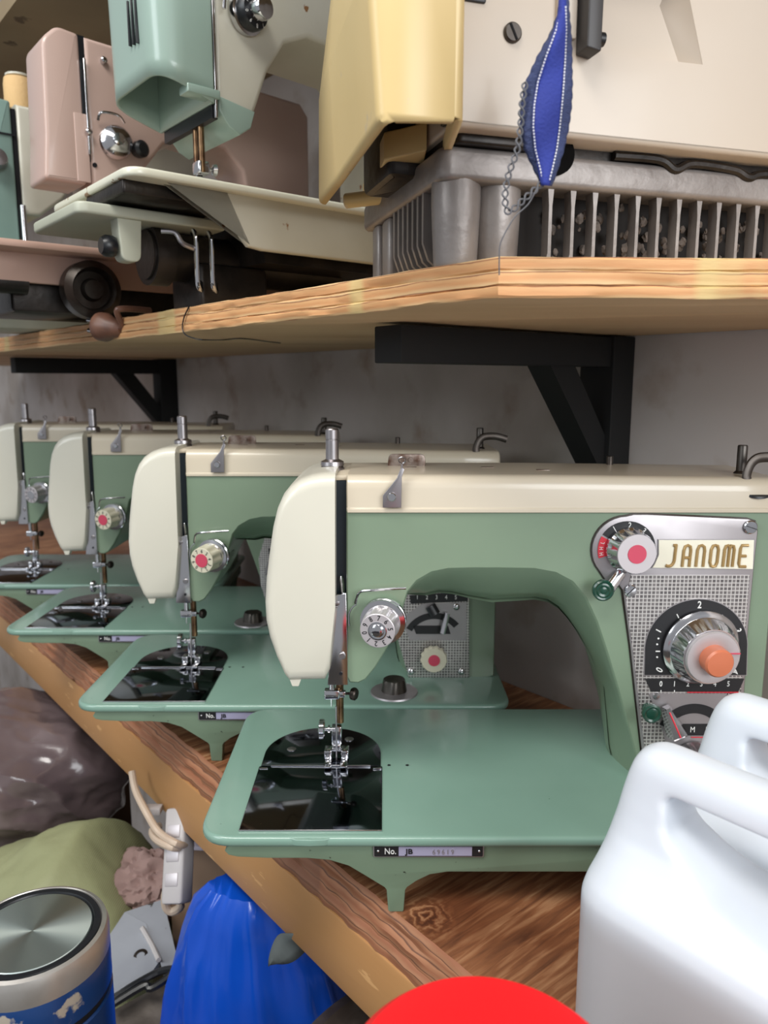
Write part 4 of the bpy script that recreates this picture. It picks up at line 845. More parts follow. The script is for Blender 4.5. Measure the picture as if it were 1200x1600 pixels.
MB().tube(cr(PX([(0.086, 0.044, HP+0.118), (0.088, 0.040, HP+0.124), (0.102, 0.038, HP+0.124), (0.108, 0.038, HP+0.118)]), 5), 0.0012, 8).build('check_spring', M_CHROME, p)
s = MB(); s.lathe([(0.022, 0), (0.022, 0.004), (0.017, 0.008), (0.009, 0.011), (0.001, 0.011)], (0.225, 0.046, HP+0.034), (0, -1, 0), 36); s.build('stitch_dial', M_PALEG, p)
MB().prism([(-0.074, HP-0.007), (-0.03, HP-0.012), (-0.026, HP-0.034), (-0.074, HP-0.034)], 0.004, 0.040, 'y', 0.002).build('lower_casting', M_PALEG, p)

# --- teal machine at the left edge
OT = wp(OP, 0.0, 0.172); HT = 0.072
t = place('sewing_machine', OT, HT, 'teal sewing machine cut off by the left edge, left of the pink one')
MB().prism(rpoly([(-0.05, 0, 0.02), (0.30, 0, 0.01), (0.30, 0.16, 0.01), (-0.05, 0.16, 0.02)], 8), HT-0.008, HT, 'z', 0.002, 2).build('bed', M_TEAL, t)
MB().box((0.15, 0.09, 0.032), (0.24, 0.10, 0.062), 0.004).build('underframe', M_PALEG, t)
MB().prism([(0.083, HT+0.16), (0.083, HT+0.05), (0.10, HT+0.05), (0.125, HT+0.07), (0.145, HT+0.10), (0.2, HT+0.11), (0.235, HT+0.09), (0.245, HT), (0.29, HT), (0.29, HT+0.16)], 0.048, 0.125, 'y', 0.004).build('arm_and_column', M_OFFW, t)
MB().prism(rpoly([(0.078, HT+0.162, 0.003), (0.040, HT+0.164, 0.010), (0.030, HT+0.155, 0.010), (0.030, HT+0.016, 0.003), (0.078, HT+0.016, 0.003)], 6), 0.0485, 0.126, 'y', 0.003, 4).build('face_cover', M_TEAL, t, ang=60)
MB().box((0.0805, 0.087, HT+0.09), (0.004, 0.074, 0.13)).build('take_up_slot', M_BLACK, t)
MB().box((0.054, 0.0478, HT+0.128), (0.052, 0.002, 0.0018)).build('cover_seam', M_BLACK, t)
MB().cyl((0.0815, 0.044, HT+0.01), (0.0815, 0.044, HT+0.058), 0.003).build('needle_bar', M_CHROME, t)
s = MB(); s.lathe([(0.010, 0), (0.011, 0.006), (0.008, 0.014), (0.001, 0.015)], (0.058, 0.044, HT+0.10), (0, -1, 0), 24); s.build('tension_dial', M_STEEL, t)
M_THREAD = mat('peach_thread', (226, 192, 140), 0.8, bump=(300, 0.5), wave=('Z', 900, (206, 168, 116), 0.0))
sp = wp(OT, 0.098, 0.085); sp.z = ZST+HT+0.1605
s = empty('thread_spool', sp, 0, 'peach coloured thread spool standing on the teal machine, left of the pink head', 'spool')
MB().lathe([(0.001, 0), (0.013, 0), (0.013, 0.002), (0.008, 0.003), (0.008, 0.037), (0.013, 0.038), (0.013, 0.04), (0.001, 0.04)], n=28).build('core', M_OFFW, s)
MB().lathe([(0.008, 0.003), (0.0145, 0.004), (0.0155, 0.010), (0.0155, 0.030), (0.0145, 0.036), (0.008, 0.037)], n=28).build('thread', M_THREAD, s)
# small jars behind the pink bed
def jar(x, y, h_, r_, c, label, cm):
    q = wp(OP, x, y); j = empty('thread_cone', (q.x, q.y, ZST+HP+0.001), 0, label, 'cone')
    MB().lathe([(0.001, 0), (r_, 0), (r_, 0.002), (r_*0.94, 0.003), (r_*0.72, h_*0.9), (r_*0.6, h_*0.94), (0.001, h_*0.94)], n=24).build('thread', c, j)
    MB().lathe([(0.001, h_*0.94), (r_*0.5, h_*0.94), (r_*0.4, h_), (0.001, h_)], n=20).build('cone_tip', cm, j)
M_T1 = mat('olive_thread', (196, 192, 140), 0.8, wave=('Z', 800, (176, 172, 120), 0)); M_T2 = mat('grey_thread', (170, 170, 168), 0.8, wave=('Z', 800, (140, 140, 140), 0))
jar(-0.052, 0.050, 0.028, 0.012, M_T1, 'olive thread cone on the pink bed, nearer the left edge of the photo', M_OFFW)
jar(-0.020, 0.062, 0.028, 0.010, M_T2, 'grey thread cone on the pink bed, below the pink head', M_OFFW)

# --- overlock machine with the finned base
M_BODY = mat('warm_white_enamel', (194, 182, 168), 0.35, var=(5, (188, 174, 158)), chips=(90, 0.78, (150, 136, 126)), coat=0.15, bump=(50, 0.03))
M_YEL = mat('yellowed_plastic', (214, 188, 134), 0.38, var=(6, (205, 179, 122)), chips=(48, 0.67, (196, 176, 140)), bump=(40, 0.05))
M_ALU = mat('cast_aluminium', (148, 141, 137), 0.42, 0.4, var=(30, (124, 117, 113)), bump=(150, 0.4), rvar=(50, 0.3, 0.55))
M_LINT = mat('lint_dust', (120, 108, 100), 0.95, var=(200, (80, 72, 66)), bump=(300, 1.0))
RO = math.radians(17); ov = empty('overlock_machine', (0.026, 0.371, ZST), RO, 'cream overlock machine with a yellow side cover and finned grey base, on the shelf', 'sewing machine')
BW = 0.262; BD = 0.135
zr0 = 0.0375
MB().prism(rpoly([(0, 0, 0.008), (BW, 0, 0.006), (BW, BD, 0.006), (0, BD, 0.006)], 6), zr0, 0.0525, 'z', 0.003, 3).build('base_rim', M_ALU, ov)
MB().box((BW/2+0.002, BD/2+0.008, 0.0205), (BW-0.020, BD-0.022, 0.036)).build('base_core', mat('fin_gap_black', (30, 26, 24), 0.9, bump=(80, 0.6)), ov)  # core coloured matt black to keep the gaps between the fins dark
for i, x in enumerate((0.0125, 0.0345)):
    MB().lathe([(0.0095, 0), (0.0105, 0.002), (0.0118, 0.030), (0.0118, 0.039), (0.001, 0.039)], (x, 0.0125 if i == 0 else 0.0145, 0.0), (0, 0, 1), 28).build('corner_post', M_ALU, ov)
for i in range(17):
    x = 0.058 + 0.0122*i
    MB().rings([[(x-w_, 0.003+e_, z), (x+w_, 0.003+e_, z), (x+w_*0.8, 0.010, z), (x-w_*0.8, 0.010, z)] for w_, e_, z in ((0.0018, 0.002, 0.0), (0.0009, 0.000, 0.008), (0.0009, 0, 0.030), (0.0017, 0.0, 0.039))]).build('fin', M_ALU, ov)
for i in range(7):
    y = 0.030 + 0.0078*i
    MB().rings([[(0.002+e_, y-w_, z), (0.002+e_, y+w_, z), (0.016, y+w_*0.8, z), (0.016, y-w_*0.8, z)] for w_, e_, z in ((0.0012, 0.009, 0.001), (0.0013, 0.003, 0.006), (0.0012, 0, 0.014), (0.0014, 0.0, 0.038))]).build('side_fin', M_ALU, ov)
m = MB(); m.box((0.008, 0.094, 0.0195), (0.012, 0.014, 0.037), 0.003); m.box((0.008, 0.115, 0.0195), (0.012, 0.012, 0.037), 0.003); m.split('base_foot', M_ALU, ov)
random.seed(3)
li = MB()
for i in range(120):
    x = 0.060+random.random()*0.19; z = random.uniform(0.004, 0.034); r_ = random.uniform(0.0006, 0.0017)
    bm_ = blob(r_, r_*0.7, r_*1.5, r_*0.8, 2.5, i+1, 2); li.add([(a_+x, b_+0.0135+0.003*math.sin(i), c_+z) for a_, b_, c_ in bm_.v], bm_.f)
o = li.build('lint', M_LINT, ov); o['kind'] = 'stuff'
# bed plate with scalloped gasket, then the cream body
MB().box((BW/2, BD/2-0.002, 0.0548), (BW-0.008, BD-0.010, 0.0052)).build('gasket', M_GREASE, ov)
sc = MB(); sc.prism(rpoly([(0.006, -0.004, 0.004), (0.040, -0.004, 0.002), (0.046, 0.006, 0.002), (0.10, 0.006, 0), (0.10, 0.1, 0), (0.006, 0.1, 0)], 4), 0.0526, 0.0568, 'z', 0.001); sc.build('bed_ledge', M_GREASE, ov)
MB().tube(cr([(0.09, 0.0005, 0.0545), (0.115, 0, 0.0545), (0.125, 0, 0.0505), (0.135, 0, 0.0540), (0.16, 0, 0.0530), (0.17, 0, 0.0500), (0.185, 0, 0.0525), (0.26, 0, 0.0515)], 6), 0.0022, 8).build('gasket_lip', M_GREASE, ov)
MB().lathe([(0.0095, 0), (0.0095, 0.004), (0.001, 0.0045)], (0.057, 0.001, 0.0520), (0, -1, 0), 28).build('black_gap_disc', mat('matt_black_gap', (10, 9, 9), 0.9, spec=0.1), ov)  # matt black disc put in to darken the gap under the body
yb = -0.012
body = MB().prism(rpoly([(0.0, 0.0566, 0.002), (0.26, 0.0568, 0.002), (0.26, 0.23, 0), (0.0, 0.23, 0)], 4), yb, 0.125, 'y', 0.0025, 3, M=None).build('body', M_BODY, ov)
def ovp(px, py, Yl=yb):     # where a sight line meets the body's front plane, in the machine's own coordinates
    d = at(px, py, 1.0); c, s_ = math.cos(RO), math.sin(RO); ox, oy = 0.026, 0.371
    # local y = -(x-ox)*s + (y-oy)*c
    k = (Yl + (-ox*s_ + oy*c)) / (-d.x*s_ + d.y*c); w_ = d*k
    return ((w_.x-ox)*c + (w_.y-oy)*s_, w_.z-ZST)
pk = [ovp(936, 82), ovp(1098, 101), ovp(1078, 0), ovp(1072, -60), ovp(936, -60)]
def pocket(d0, d1, sl):
    q = MB(); R = []; c_ = (sum(v[0] for v in pk)/5, sum(v[1] for v in pk)/5)
    pin = [(pk[0][0], pk[0][1]+0.0005), (pk[1][0]-0.006, pk[1][1]+0.0015), (pk[2][0]-0.010, pk[2][1]), pk[3], pk[4]]
    R.append([(v[0], yb-0.002, v[1]) for v in pk]); R.append([(v[0], yb+0.0002, v[1]) for v in pk]); R.append([(v[0], yb+d1, v[1]) for v in pin]); q.rings(R); return q
boolean(body, [pocket(0, 0.009, 0)])
def slotscrew(parent, px, py, r_, ang):
    x, z = ovp(px, py); s = MB().lathe([(r_, 0), (r_, 0.0012), (r_*0.85, 0.0018), (0.001, 0.0018)], (x, yb, z), (0, -1, 0), 28).build('screw', M_DARKM, parent)
    d = Vector((math.cos(ang), 0, math.sin(ang)))*r_*0.85; c_ = Vector((x, yb-0.0018, z)); MB().tube([c_-d, c_+d], 0.0006, 6).build('screw_slot', M_BLACK, s)
slotscrew(ov, 800, 52, 0.0042, math.radians(-62))
x0, z0 = ovp(888, 76, yb-0.006); x1, z1 = ovp(944, -40, yb-0.006)
bb = MB().prism(rpoly([(x0+0.007, z0, 0.001), (x1-0.002, z0-0.001, 0.001), (x1-0.001, 0.2, 0), (x0+0.007, 0.2, 0)]), yb, yb-0.010, 'y', 0.0008).build('latch_block', mat('charcoal_latch', (58, 56, 56), 0.45, 0.3), ov)
MB().cyl((x1-0.001, yb-0.005, z0+0.006), (x1+0.0015, yb-0.005, z0+0.006), 0.003).build('hinge_pin', M_BLACK, bb)
xa, za = ovp(866, 60); MB().box(((xa+x0+0.006)/2, yb-0.001, (za+0.2)/2), (x0+0.006-xa, 0.003, 0.2-za), 0.0008).build('looper_door', M_BODY, ov)
xh, zh = ovp(738, -4); MB().box((xh, yb-0.0005, zh+0.004), (0.012, 0.002, 0.012), 0.0008).build('finger_slot', M_BLACK, ov)
x, z = ovp(718, 130); MB().box((-0.001, yb+0.004, 0.085), (0.0035, 0.006, 0.055), 0.001).build('side_gap', M_BLACK, ov)
# yellow cover, built in world measurements relative to the machine
def wl(v): # world -> machine local
    c, s_ = math.cos(RO), math.sin(RO); x, y = v[0]-0.026, v[1]-0.371; return (x*c+y*s_, -x*s_+y*c, v[2]-ZST)
front = [(-0.0030, 0.325, 0.1005), (0.0300, 0.332, 0.1020), (0.0330, 0.334, 0.24), (-0.0045, 0.325, 0.24)]
R = []
def ring4(x0, x1, y_, zb, zt, tl):   # outline: left-bottom, right-bottom, right-top, left-top with a bulge on the left
    pts = [(x0, zb, 0.004), (x1, zb, 0.002), (x1, zt, 0.002), (x0+tl*1.0, zt, 0.004), (x0-0.004+tl*0.3, zb+0.058, 0.01)]
    return [wl((a_, y_, b_)) for a_, b_ in rpoly(pts, 4)]
R = [ring4(0.001, 0.028, 0.3255, 0.1012, 0.232, -0.000), ring4(-0.0020, 0.0305, 0.3265, 0.1005, 0.236, 0.000), ring4(-0.0035, 0.0315, 0.330, 0.1005, 0.238, 0.0), ring4(-0.012, 0.031, 0.370, 0.1020, 0.238, 0.001), ring4(-0.025, 0.03, 0.425, 0.1022, 0.232, 0.004), ring4(-0.0385, 0.02, 0.478, 0.1025, 0.225, 0.016)]
# shell open below and behind: drop the floor faces by solidifying the skin without them
mb = MB(); n = len(R[0]); vs = [p_ for r_ in R for p_ in r_]; fs = []
for k in range(len(R)-1):
    for i in range(n):
        j = (i+1) % n
        if i == 4 or (5 <= i <= 8): continue       # bottom edge run and lower right corner
        fs.append((k*n+i, k*n+j, (k+1)*n+j, (k+1)*n+i))
fs.append(tuple(range(n))[::-1]); mb.add(vs, fs)
yc = mb.build('side_cover', M_YEL, ov, ang=50); md = yc.modifiers.new('s', 'SOLIDIFY'); md.thickness = 0.0035; md.offset = -1; apply_mods(yc); yc['label'] = 'yellowed plastic side cover'
c0 = wl((-0.004, 0.47, 0.100)); c1 = wl((0.030, 0.43, 0.098))
MB().box((wl((0.012, 0.43, 0.125))), (0.035, 0.05, 0.05), 0.004).build('looper_casing', M_GREASE, ov)
m = MB(); q = [wl(v) for v in ((-0.022, 0.475, 0.104), (0.004, 0.462, 0.104))]; m.cyl(q[0], q[1], 0.0042); m.build('presser_pin', M_YEL, ov)
m = MB(); m.cyl(q[1], tuple(Vector(q[1])+(Vector(q[1])-Vector(q[0])).normalized()*0.003), 0.0048); m.build('pin_bush', M_BLACK, ov)
m = MB(); m.prism([wl((x_, y_, 0))[:2] for x_, y_ in ((0.0, 0.40), (0.02, 0.385), (0.02, 0.50), (-0.013, 0.50))], 0.053, 0.066, 'z', 0.001); m.build('cloth_plate', M_YEL, ov)

# --- blue fabric off-cut hanging in front of the overlock machine, with its thread chain
M_BLUEF = mat('royal_blue_fabric', (38, 54, 142), 0.8, bump=(900, 0.5), var=(20, (30, 44, 124)))
M_NAVY = mat('navy_overlock_thread', (30, 36, 64), 0.85, bump=(700, 0.8), wave=('Z', 520, (62, 74, 118), 4.0))
M_WTHR = mat('white_thread', (206, 206, 214), 0.7)
M_GTHR = mat('grey_chain_thread', (92, 92, 96), 0.7)
YS = 0.326
rows = [(-12, 872, 886), (0, 873, 884), (20, 871, 885), (50, 860, 888), (90, 838, 891), (130, 820, 892), (165, 813, 890), (200, 812, 886), (235, 819, 879), (262, 832, 869), (290, 845, 858)]
def rowi(py):
    for (a_, l_, r_), (b_, l2, r2) in zip(rows, rows[1:]):
        if py <= b_: f = (py-a_)/(b_-a_); return l_+(l2-l_)*f, r_+(r2-r_)*f
    return rows[-1][1:]
org = at(850, 150, YS); strip = empty('fabric_strip', org, 0, 'royal blue fabric off-cut with navy overlocked edges, hanging in front of the cream overlock machine', 'fabric')
def spt(px, py, dy=0.0): v = at(px, py, YS+dy)-org; return (v.x, v.y, v.z)
mb = MB(); e1 = MB(); e2 = MB(); g1 = []; g2 = []; g3 = []; NU = 8
for i in range(61):
    py = -12+302*i/60; l_, r_ = rowi(py); fl_ = 0.30 if py > 40 else 0.15; w_ = r_-l_
    lm = l_+w_*0.27; rm = r_-w_*0.17; dep = lambda u: 0.004*math.sin(u*PI)*(-1) + 0.001*math.sin(py*0.05+u*4)
    g1.append([spt(lm+(rm-lm)*k/NU, py, dep((lm+(rm-lm)*k/NU-l_)/w_)) for k in range(NU+1)])
    wob = 1.5*math.sin(py*0.9)
    g2.append([spt(l_+wob*0.6+(lm+0.5-l_)*k/3, py, dep((l_+(lm-l_)*k/3-l_)/w_)-0.0005) for k in range(4)])
    g3.append([spt(rm-0.5+(r_+wob*0.5-rm)*k/3, py, dep((rm+(r_-rm)*k/3-l_)/w_)-0.0005) for k in range(4)])
def sheet(g, name, m_, th=0.0010):
    q = MB(); n_ = len(g[0]); q.add([p_ for r_ in g for p_ in r_], [(i*n_+k, i*n_+k+1, (i+1)*n_+k+1, (i+1)*n_+k) for i in range(len(g)-1) for k in range(n_-1)])
    o_ = q.build(name, m_, strip); md_ = o_.modifiers.new('s', 'SOLIDIFY'); md_.thickness = th; md_.offset = 1; apply_mods(o_); return o_
sheet(g1, 'fabric', M_BLUEF, 0.0009); sheet(g2, 'overlocked_edge', M_NAVY, 0.0014); sheet(g3, 'overlocked_edge', M_NAVY, 0.0014)
for g, name in ((g1, 0), (g1, NU)):
    s = MB()
    for i in range(5, 59):
        a_, b_ = Vector(g[i][name]), Vector(g[i+1][name]); s.tube([a_+Vector((0, -0.0016, 0)), a_.lerp(b_, 0.62)+Vector((0, -0.0016, 0))], 0.00032, 5)
    s.build('stitching', M_WTHR, strip)
def chain(parent, pts, name, r_=0.0004, amp=0.0011, per=0.0034):
    P = [Vector(v) for v in cr(pts, 14)]; L_ = 0; A = []; B_ = []
    for i, v in enumerate(P):
        if i: L_ += (v-P[i-1]).length
        t_ = (P[min(i+1, len(P)-1)]-P[max(i-1, 0)]).normalized(); n_ = Vector((t_.z, 0, -t_.x)); ph = L_/per*PI
        A.append(v+n_*amp*math.sin(ph)+Vector((0, 0.0004*math.cos(ph), 0))); B_.append(v-n_*amp*math.sin(ph)-Vector((0, 0.0004*math.cos(ph), 0)))
    q = MB(); q.tube(A, r_, 5); q.tube(B_, r_, 5); return q.build(name, M_GTHR, parent)
chain(strip, [spt(*v) for v in ((821, 128, -0.002), (816, 160, -0.003), (813, 200, -0.003), (808, 235, -0.003), (797, 265, -0.003), (791, 290, -0.003), (789, 312, -0.003), (793, 330, -0.003), (801, 328, -0.003), (815, 315, -0.003), (832, 300, -0.003), (850, 284, -0.002))], 'thread_chain')
q = MB(); q.tube(cr([spt(*v) for v in ((840, 292, -0.003), (826, 318, -0.003), (808, 335, -0.003), (797, 350, -0.003), (782, 380, -0.002), (780, 405, -0.001), (780, 430, 0.0))], 5), 0.0003, 5)
q.build('loose_thread', M_GTHR, strip)
# --- dark thread over the shelf edge, and a brown plug
def edge_pt(px, py, out=0.001):
    d = at(px, py, 1.0); k = (C0[0]*0.7690+C0[1]*0.6392-out)/(d.x*0.7690+d.y*0.6392); return d*k
ps = [edge_pt(x_, y_) for x_, y_ in ((296, 478), (288, 495), (285, 512), (290, 523), (305, 529), (320, 531))]
ps += [atz(x_, y_, ZS-0.0012) for x_, y_ in ((350, 531), (380, 529), (420, 534), (438, 536))]
th = MB().tube(cr([tuple(v) for v in ps], 5), 0.0005, 6).build('loose_thread', M_BLACK); tag(th, 'thin dark loose thread curling over the edge and underside of the shelf', 'thread')
pp = edge_pt(170, 512, 0.004)
M_BROWNP = mat('brown_plug_plastic', (122, 84, 66), 0.4, var=(60, (96, 66, 54)), bump=(60, 0.3))
pg = empty('power_plug', pp, PHI, 'brown power plug with two metal pins, hanging at the shelf edge on the left', 'plug')
MB().lathe([(0.004, -0.016), (0.007, -0.012), (0.009, -0.004), (0.0125, 0.003), (0.0125, 0.010), (0.011, 0.012), (0.001, 0.012)], (0.0, 0, 0), (-0.35, 0.9, 0.12), 24).build('plug_body', M_BROWNP, pg)
for dz in (-0.0045, 0.0045): MB().cyl((-0.0042, 0.0105, dz+0.0015), (-0.0095, 0.0245, dz+0.003), 0.0020, n=14, bev=0.0005).build('pin', M_CHROME, pg)
MB().tube(cr([(0.005, -0.012, -0.002), (0.004, -0.020, 0.002), (-0.002, -0.026, 0.012), (0.004, -0.028, 0.0145), (0.03, -0.02, 0.015)], 6), 0.0026, 10).build('cable', M_BROWNP, pg)
# ---------------------------------------------------------------- white plastic cans on the table
def can_mat():
    m = mat('milky_polyethylene', (205, 212, 222), 0.32, sss=0.25, spec=0.5, bump=(14, 0.05)); nt = m.node_tree; N = nt.nodes; L = nt.links
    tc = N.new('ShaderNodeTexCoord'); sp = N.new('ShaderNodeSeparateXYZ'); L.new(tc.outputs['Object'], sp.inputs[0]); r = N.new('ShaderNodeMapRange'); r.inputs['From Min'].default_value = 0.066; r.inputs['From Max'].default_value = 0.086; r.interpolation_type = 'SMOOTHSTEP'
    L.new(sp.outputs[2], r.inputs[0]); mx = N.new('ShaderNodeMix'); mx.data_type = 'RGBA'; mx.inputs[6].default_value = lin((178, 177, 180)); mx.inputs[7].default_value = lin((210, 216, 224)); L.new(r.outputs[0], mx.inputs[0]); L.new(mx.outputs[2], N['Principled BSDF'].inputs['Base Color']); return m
M_CAN = can_mat()
M_CAP = mat('white_screw_cap', (230, 232, 236), 0.4)
LC = 0.150; TC = 0.068; HC = 0.146
def make_can(label):
    c = empty('plastic_can', (0, 0, 0), 0, label, 'jerrycan', 'white plastic cans at the table corner')
    # local x = along the can's length (towards the viewer), y = thickness, z up; stacked rounded sections
    R = []
    secs = [(0.000, 0.004, 0.004, 0.030), (0.002, 0.001, 0.001, 0.033), (0.006, 0.0, 0.0, 0.034), (0.080, 0.0, 0.0, 0.034), (0.086, 0.001, 0.001, 0.0320), (0.092, 0.002, 0.001, 0.0270), (0.099, 0.003, 0.001, 0.0210), (0.106, 0.0045, 0.002, 0.0165), (0.114, 0.0065, 0.003, 0.0145), (0.124, 0.0085, 0.005, 0.0130), (0.132, 0.0105, 0.008, 0.0122), (0.138, 0.0125, 0.012, 0.0115), (0.1430, 0.0155, 0.018, 0.0095), (0.1455, 0.0195, 0.024, 0.0065), (0.1465, 0.024, 0.03, 0.003)]
    for z, a, b, h in secs:
        r_ = min(0.022, h*0.96) if z < 0.1 else h*0.96
        R.append([(x, y, z) for x, y in rpoly([(a, -h, r_), (LC-b, -h, r_), (LC-b, h, r_), (a, h, r_)], 6)])
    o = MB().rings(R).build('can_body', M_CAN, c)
    hole = rpoly([(0.032, 0.1310, 0.004), (0.106, 0.1310, 0.008), (0.119, 0.122, 0.008), (0.122, 0.094, 0.010), (0.098, 0.091, 0.012), (0.056, 0.099, 0.012), (0.034, 0.114, 0.006)], 6)
    boolean(o, [MB().prism(hole, -0.05, 0.05, 'y')])
    md = o.modifiers.new('r', 'REMESH'); md.mode = 'VOXEL'; md.voxel_size = 0.0013; md.use_smooth_shade = True
    sm = o.modifiers.new('s', 'SMOOTH'); sm.factor = 0.6; sm.iterations = 14; apply_mods(o)
    for p_ in o.data.polygons: p_.use_smooth = True
    MB().lathe([(0.010, -0.004), (0.010, 0.004), (0.0135, 0.004), (0.014, 0.012), (0.013, 0.0135), (0.001, 0.014)], (LC-0.012, 0, 0.130), (0.35, 0, 1), 40, flute=(30, 0.0005, 0.005, 0.0125)).build('screw_cap', M_CAP, c)
    return c
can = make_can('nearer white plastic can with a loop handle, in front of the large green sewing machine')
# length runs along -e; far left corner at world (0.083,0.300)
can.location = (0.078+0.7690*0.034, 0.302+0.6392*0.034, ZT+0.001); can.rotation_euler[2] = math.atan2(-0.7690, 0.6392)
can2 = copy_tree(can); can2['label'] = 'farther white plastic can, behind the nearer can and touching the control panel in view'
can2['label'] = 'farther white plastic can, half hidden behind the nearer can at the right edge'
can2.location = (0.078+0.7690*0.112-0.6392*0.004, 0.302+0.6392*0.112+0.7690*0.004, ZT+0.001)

# ---------------------------------------------------------------- things in front of and below the table
M_CRATEW = mat('low_bench_board', (120, 92, 66), 0.6, var=(6, (100, 76, 54)), stretch=(1, 8, 1))
bn = empty('low_bench', (-0.0775, 0.2735, -1.05), PHI, 'low wooden bench in front of the table, under the blue steel flask', 'bench')
MB().box((0.0, 0.0, 0.505), (0.17, 0.42, 0.022), 0.002).build('bench_top', M_CRATEW, bn)
for sx in (-0.065, 0.065):
    for sy in (-0.18, 0.18): MB().box((sx, sy, 0.247), (0.03, 0.03, 0.494), 0.002).build('leg', M_WOODDK, bn)
ZBN = -1.05+0.516
# flask
M_BLUEP = mat('chipped_blue_paint', (24, 62, 118), 0.3, 0.3, chips=(42, 0.615, (168, 156, 140)), coat=0.3)
M_BLUEL = mat('worn_blue_paint', (24, 62, 118), 0.3, 0.3, chips=(34, 0.55, (176, 166, 152)), coat=0.3)
M_BRUSH = bpy.data.materials.new('spun_steel_disc'); M_BRUSH.use_nodes = True
_nt = M_BRUSH.node_tree; _b = _nt.nodes['Principled BSDF']; _b.inputs['Base Color'].default_value = lin((214, 226, 220)); _b.inputs['Metallic'].default_value = 1; _b.inputs['Roughness'].default_value = 0.33; _b.inputs['Anisotropic'].default_value = 0.92
_t = _nt.nodes.new('ShaderNodeTangent'); _t.direction_type = 'RADIAL'; _t.axis = 'Z'; _nt.links.new(_t.outputs[0], _b.inputs['Tangent'])
fp0 = at(50, 1450, 0.357); FZ = fp0.z - ZBN
fk = empty('steel_flask', (fp0.x, fp0.y, ZBN), 0, 'blue steel flask with chipped paint and a shiny disc lid, bottom left corner', 'flask')
Rf = 0.0375
MB().lathe([(0.001, 0), (Rf-0.003, 0), (Rf, 0.003), (Rf, FZ-0.040), (Rf-0.0008, FZ-0.039)], n=64).build('flask_body', M_BLUEP, fk)
lid = MB().lathe([(Rf-0.0008, FZ-0.0355), (Rf, FZ-0.0345), (Rf, FZ-0.016), (Rf-0.0002, FZ-0.0155)], n=64).build('lid', M_BLUEL, fk)
MB().lathe([(Rf-0.003, FZ-0.042), (Rf-0.0012, FZ-0.040), (Rf-0.0012, FZ-0.035), (Rf-0.003, FZ-0.033)], n=64).build('lid_seam', M_BLACK, lid)
MB().lathe([(Rf-0.0001, FZ-0.0165), (Rf+0.0002, FZ-0.006), (Rf-0.001, FZ-0.002), (Rf-0.003, FZ-0.0012), (Rf-0.004, FZ-0.003)], n=64).build('steel_band', mat('flask_steel', (208, 205, 200), 0.36, 0.8, var=(30, (180, 174, 166))), lid)
MB().lathe([(Rf-0.0035, FZ-0.003), (Rf-0.0042, FZ-0.0012), (Rf-0.0070, FZ-0.0012), (Rf-0.0078, FZ-0.003), (0.001, FZ-0.003)], n=64).build('black_gasket', M_BLACK, lid)
MB().lathe([(Rf-0.0078, FZ-0.0025), (Rf-0.0085, FZ-0.0016), (0.0005, FZ-0.0016)], n=96).build('spun_disc', M_BRUSH, lid)
# red lidded jar on a stool
M_REDPL = mat('bright_red_plastic', (232, 22, 30), 0.4, sss=0.1)
M_JAR = mat('clear_amber_jar', (196, 150, 110), 0.2)
rj = at(745, 1700, 0.198); ZR = at(745, 1529, 0.236).z
zj = ZBN
jr = empty('storage_jar', (rj.x+0.002, 0.190, zj), 0, 'jar with a bright red round lid at the bottom edge of the photo', 'jar')
hj = ZR - zj + 0.008
MB().lathe([(0.001, 0), (0.030, 0), (0.038, 0.004), (0.038, hj-0.034), (0.035, hj-0.028), (0.035, hj-0.01)], n=48).build('jar_body', M_JAR, jr)
MB().lathe([(0.040, hj-0.030), (0.0435, hj-0.029), (0.0440, hj-0.012), (0.0430, hj-0.005), (0.039, hj-0.001), (0.030, hj), (0.001, hj+0.0004)], n=72, flute=None).build('red_lid', M_REDPL, jr)
# rounded stool under the table edge
M_STL = mat('grey_stool_rim', (86, 78, 72), 0.3, 0.0, var=(60, (64, 56, 52)), coat=0.3)
M_STW = mat('orange_brown_seat', (150, 92, 52), 0.35, var=(8, (120, 72, 42)), coat=0.3)
# --- stuff below: sack, grey bag, blue bag, boxes
def floor_place(o): return o
M_SACK = mat('olive_woven_sack', (170, 172, 134), 0.6, var=(6, (146, 148, 110)), bump=(160, 0.3), wave=('X', 240, (138, 142, 102), 0.5))
M_PBAG = mat('smoky_purple_film', (126, 110, 110), 0.2, var=(7, (92, 79, 82)), coat=0.5, bump=(20, 0.3))
M_BBAG = mat('royal_blue_film', (6, 80, 196), 0.3, var=(5, (4, 62, 172)), coat=0.25, bump=(30, 0.3))
sk_ = blob(0.165, 0.150, 0.29, 0.050, 1.5, 3, 6, flat=0.97, fine=0.35).build('woven_sack', M_SACK); sk_.location = (-0.335, 0.69, -0.755); sk_.scale = (1, 1, 1)
tag(sk_, 'olive green woven sack slumped on the floor behind the blue flask', 'sack')
pb_ = blob(0.130, 0.10, 0.070, 0.024, 1.7, 5, 6, fine=0.4).build('plastic_bag', M_PBAG); pb_.location = (-0.435, 0.86, -0.462); pb_.rotation_euler = (0.1, 0.25, 0.4)
tag(pb_, 'crumpled smoky purple-grey plastic bag lying on the olive sack', 'plastic bag')
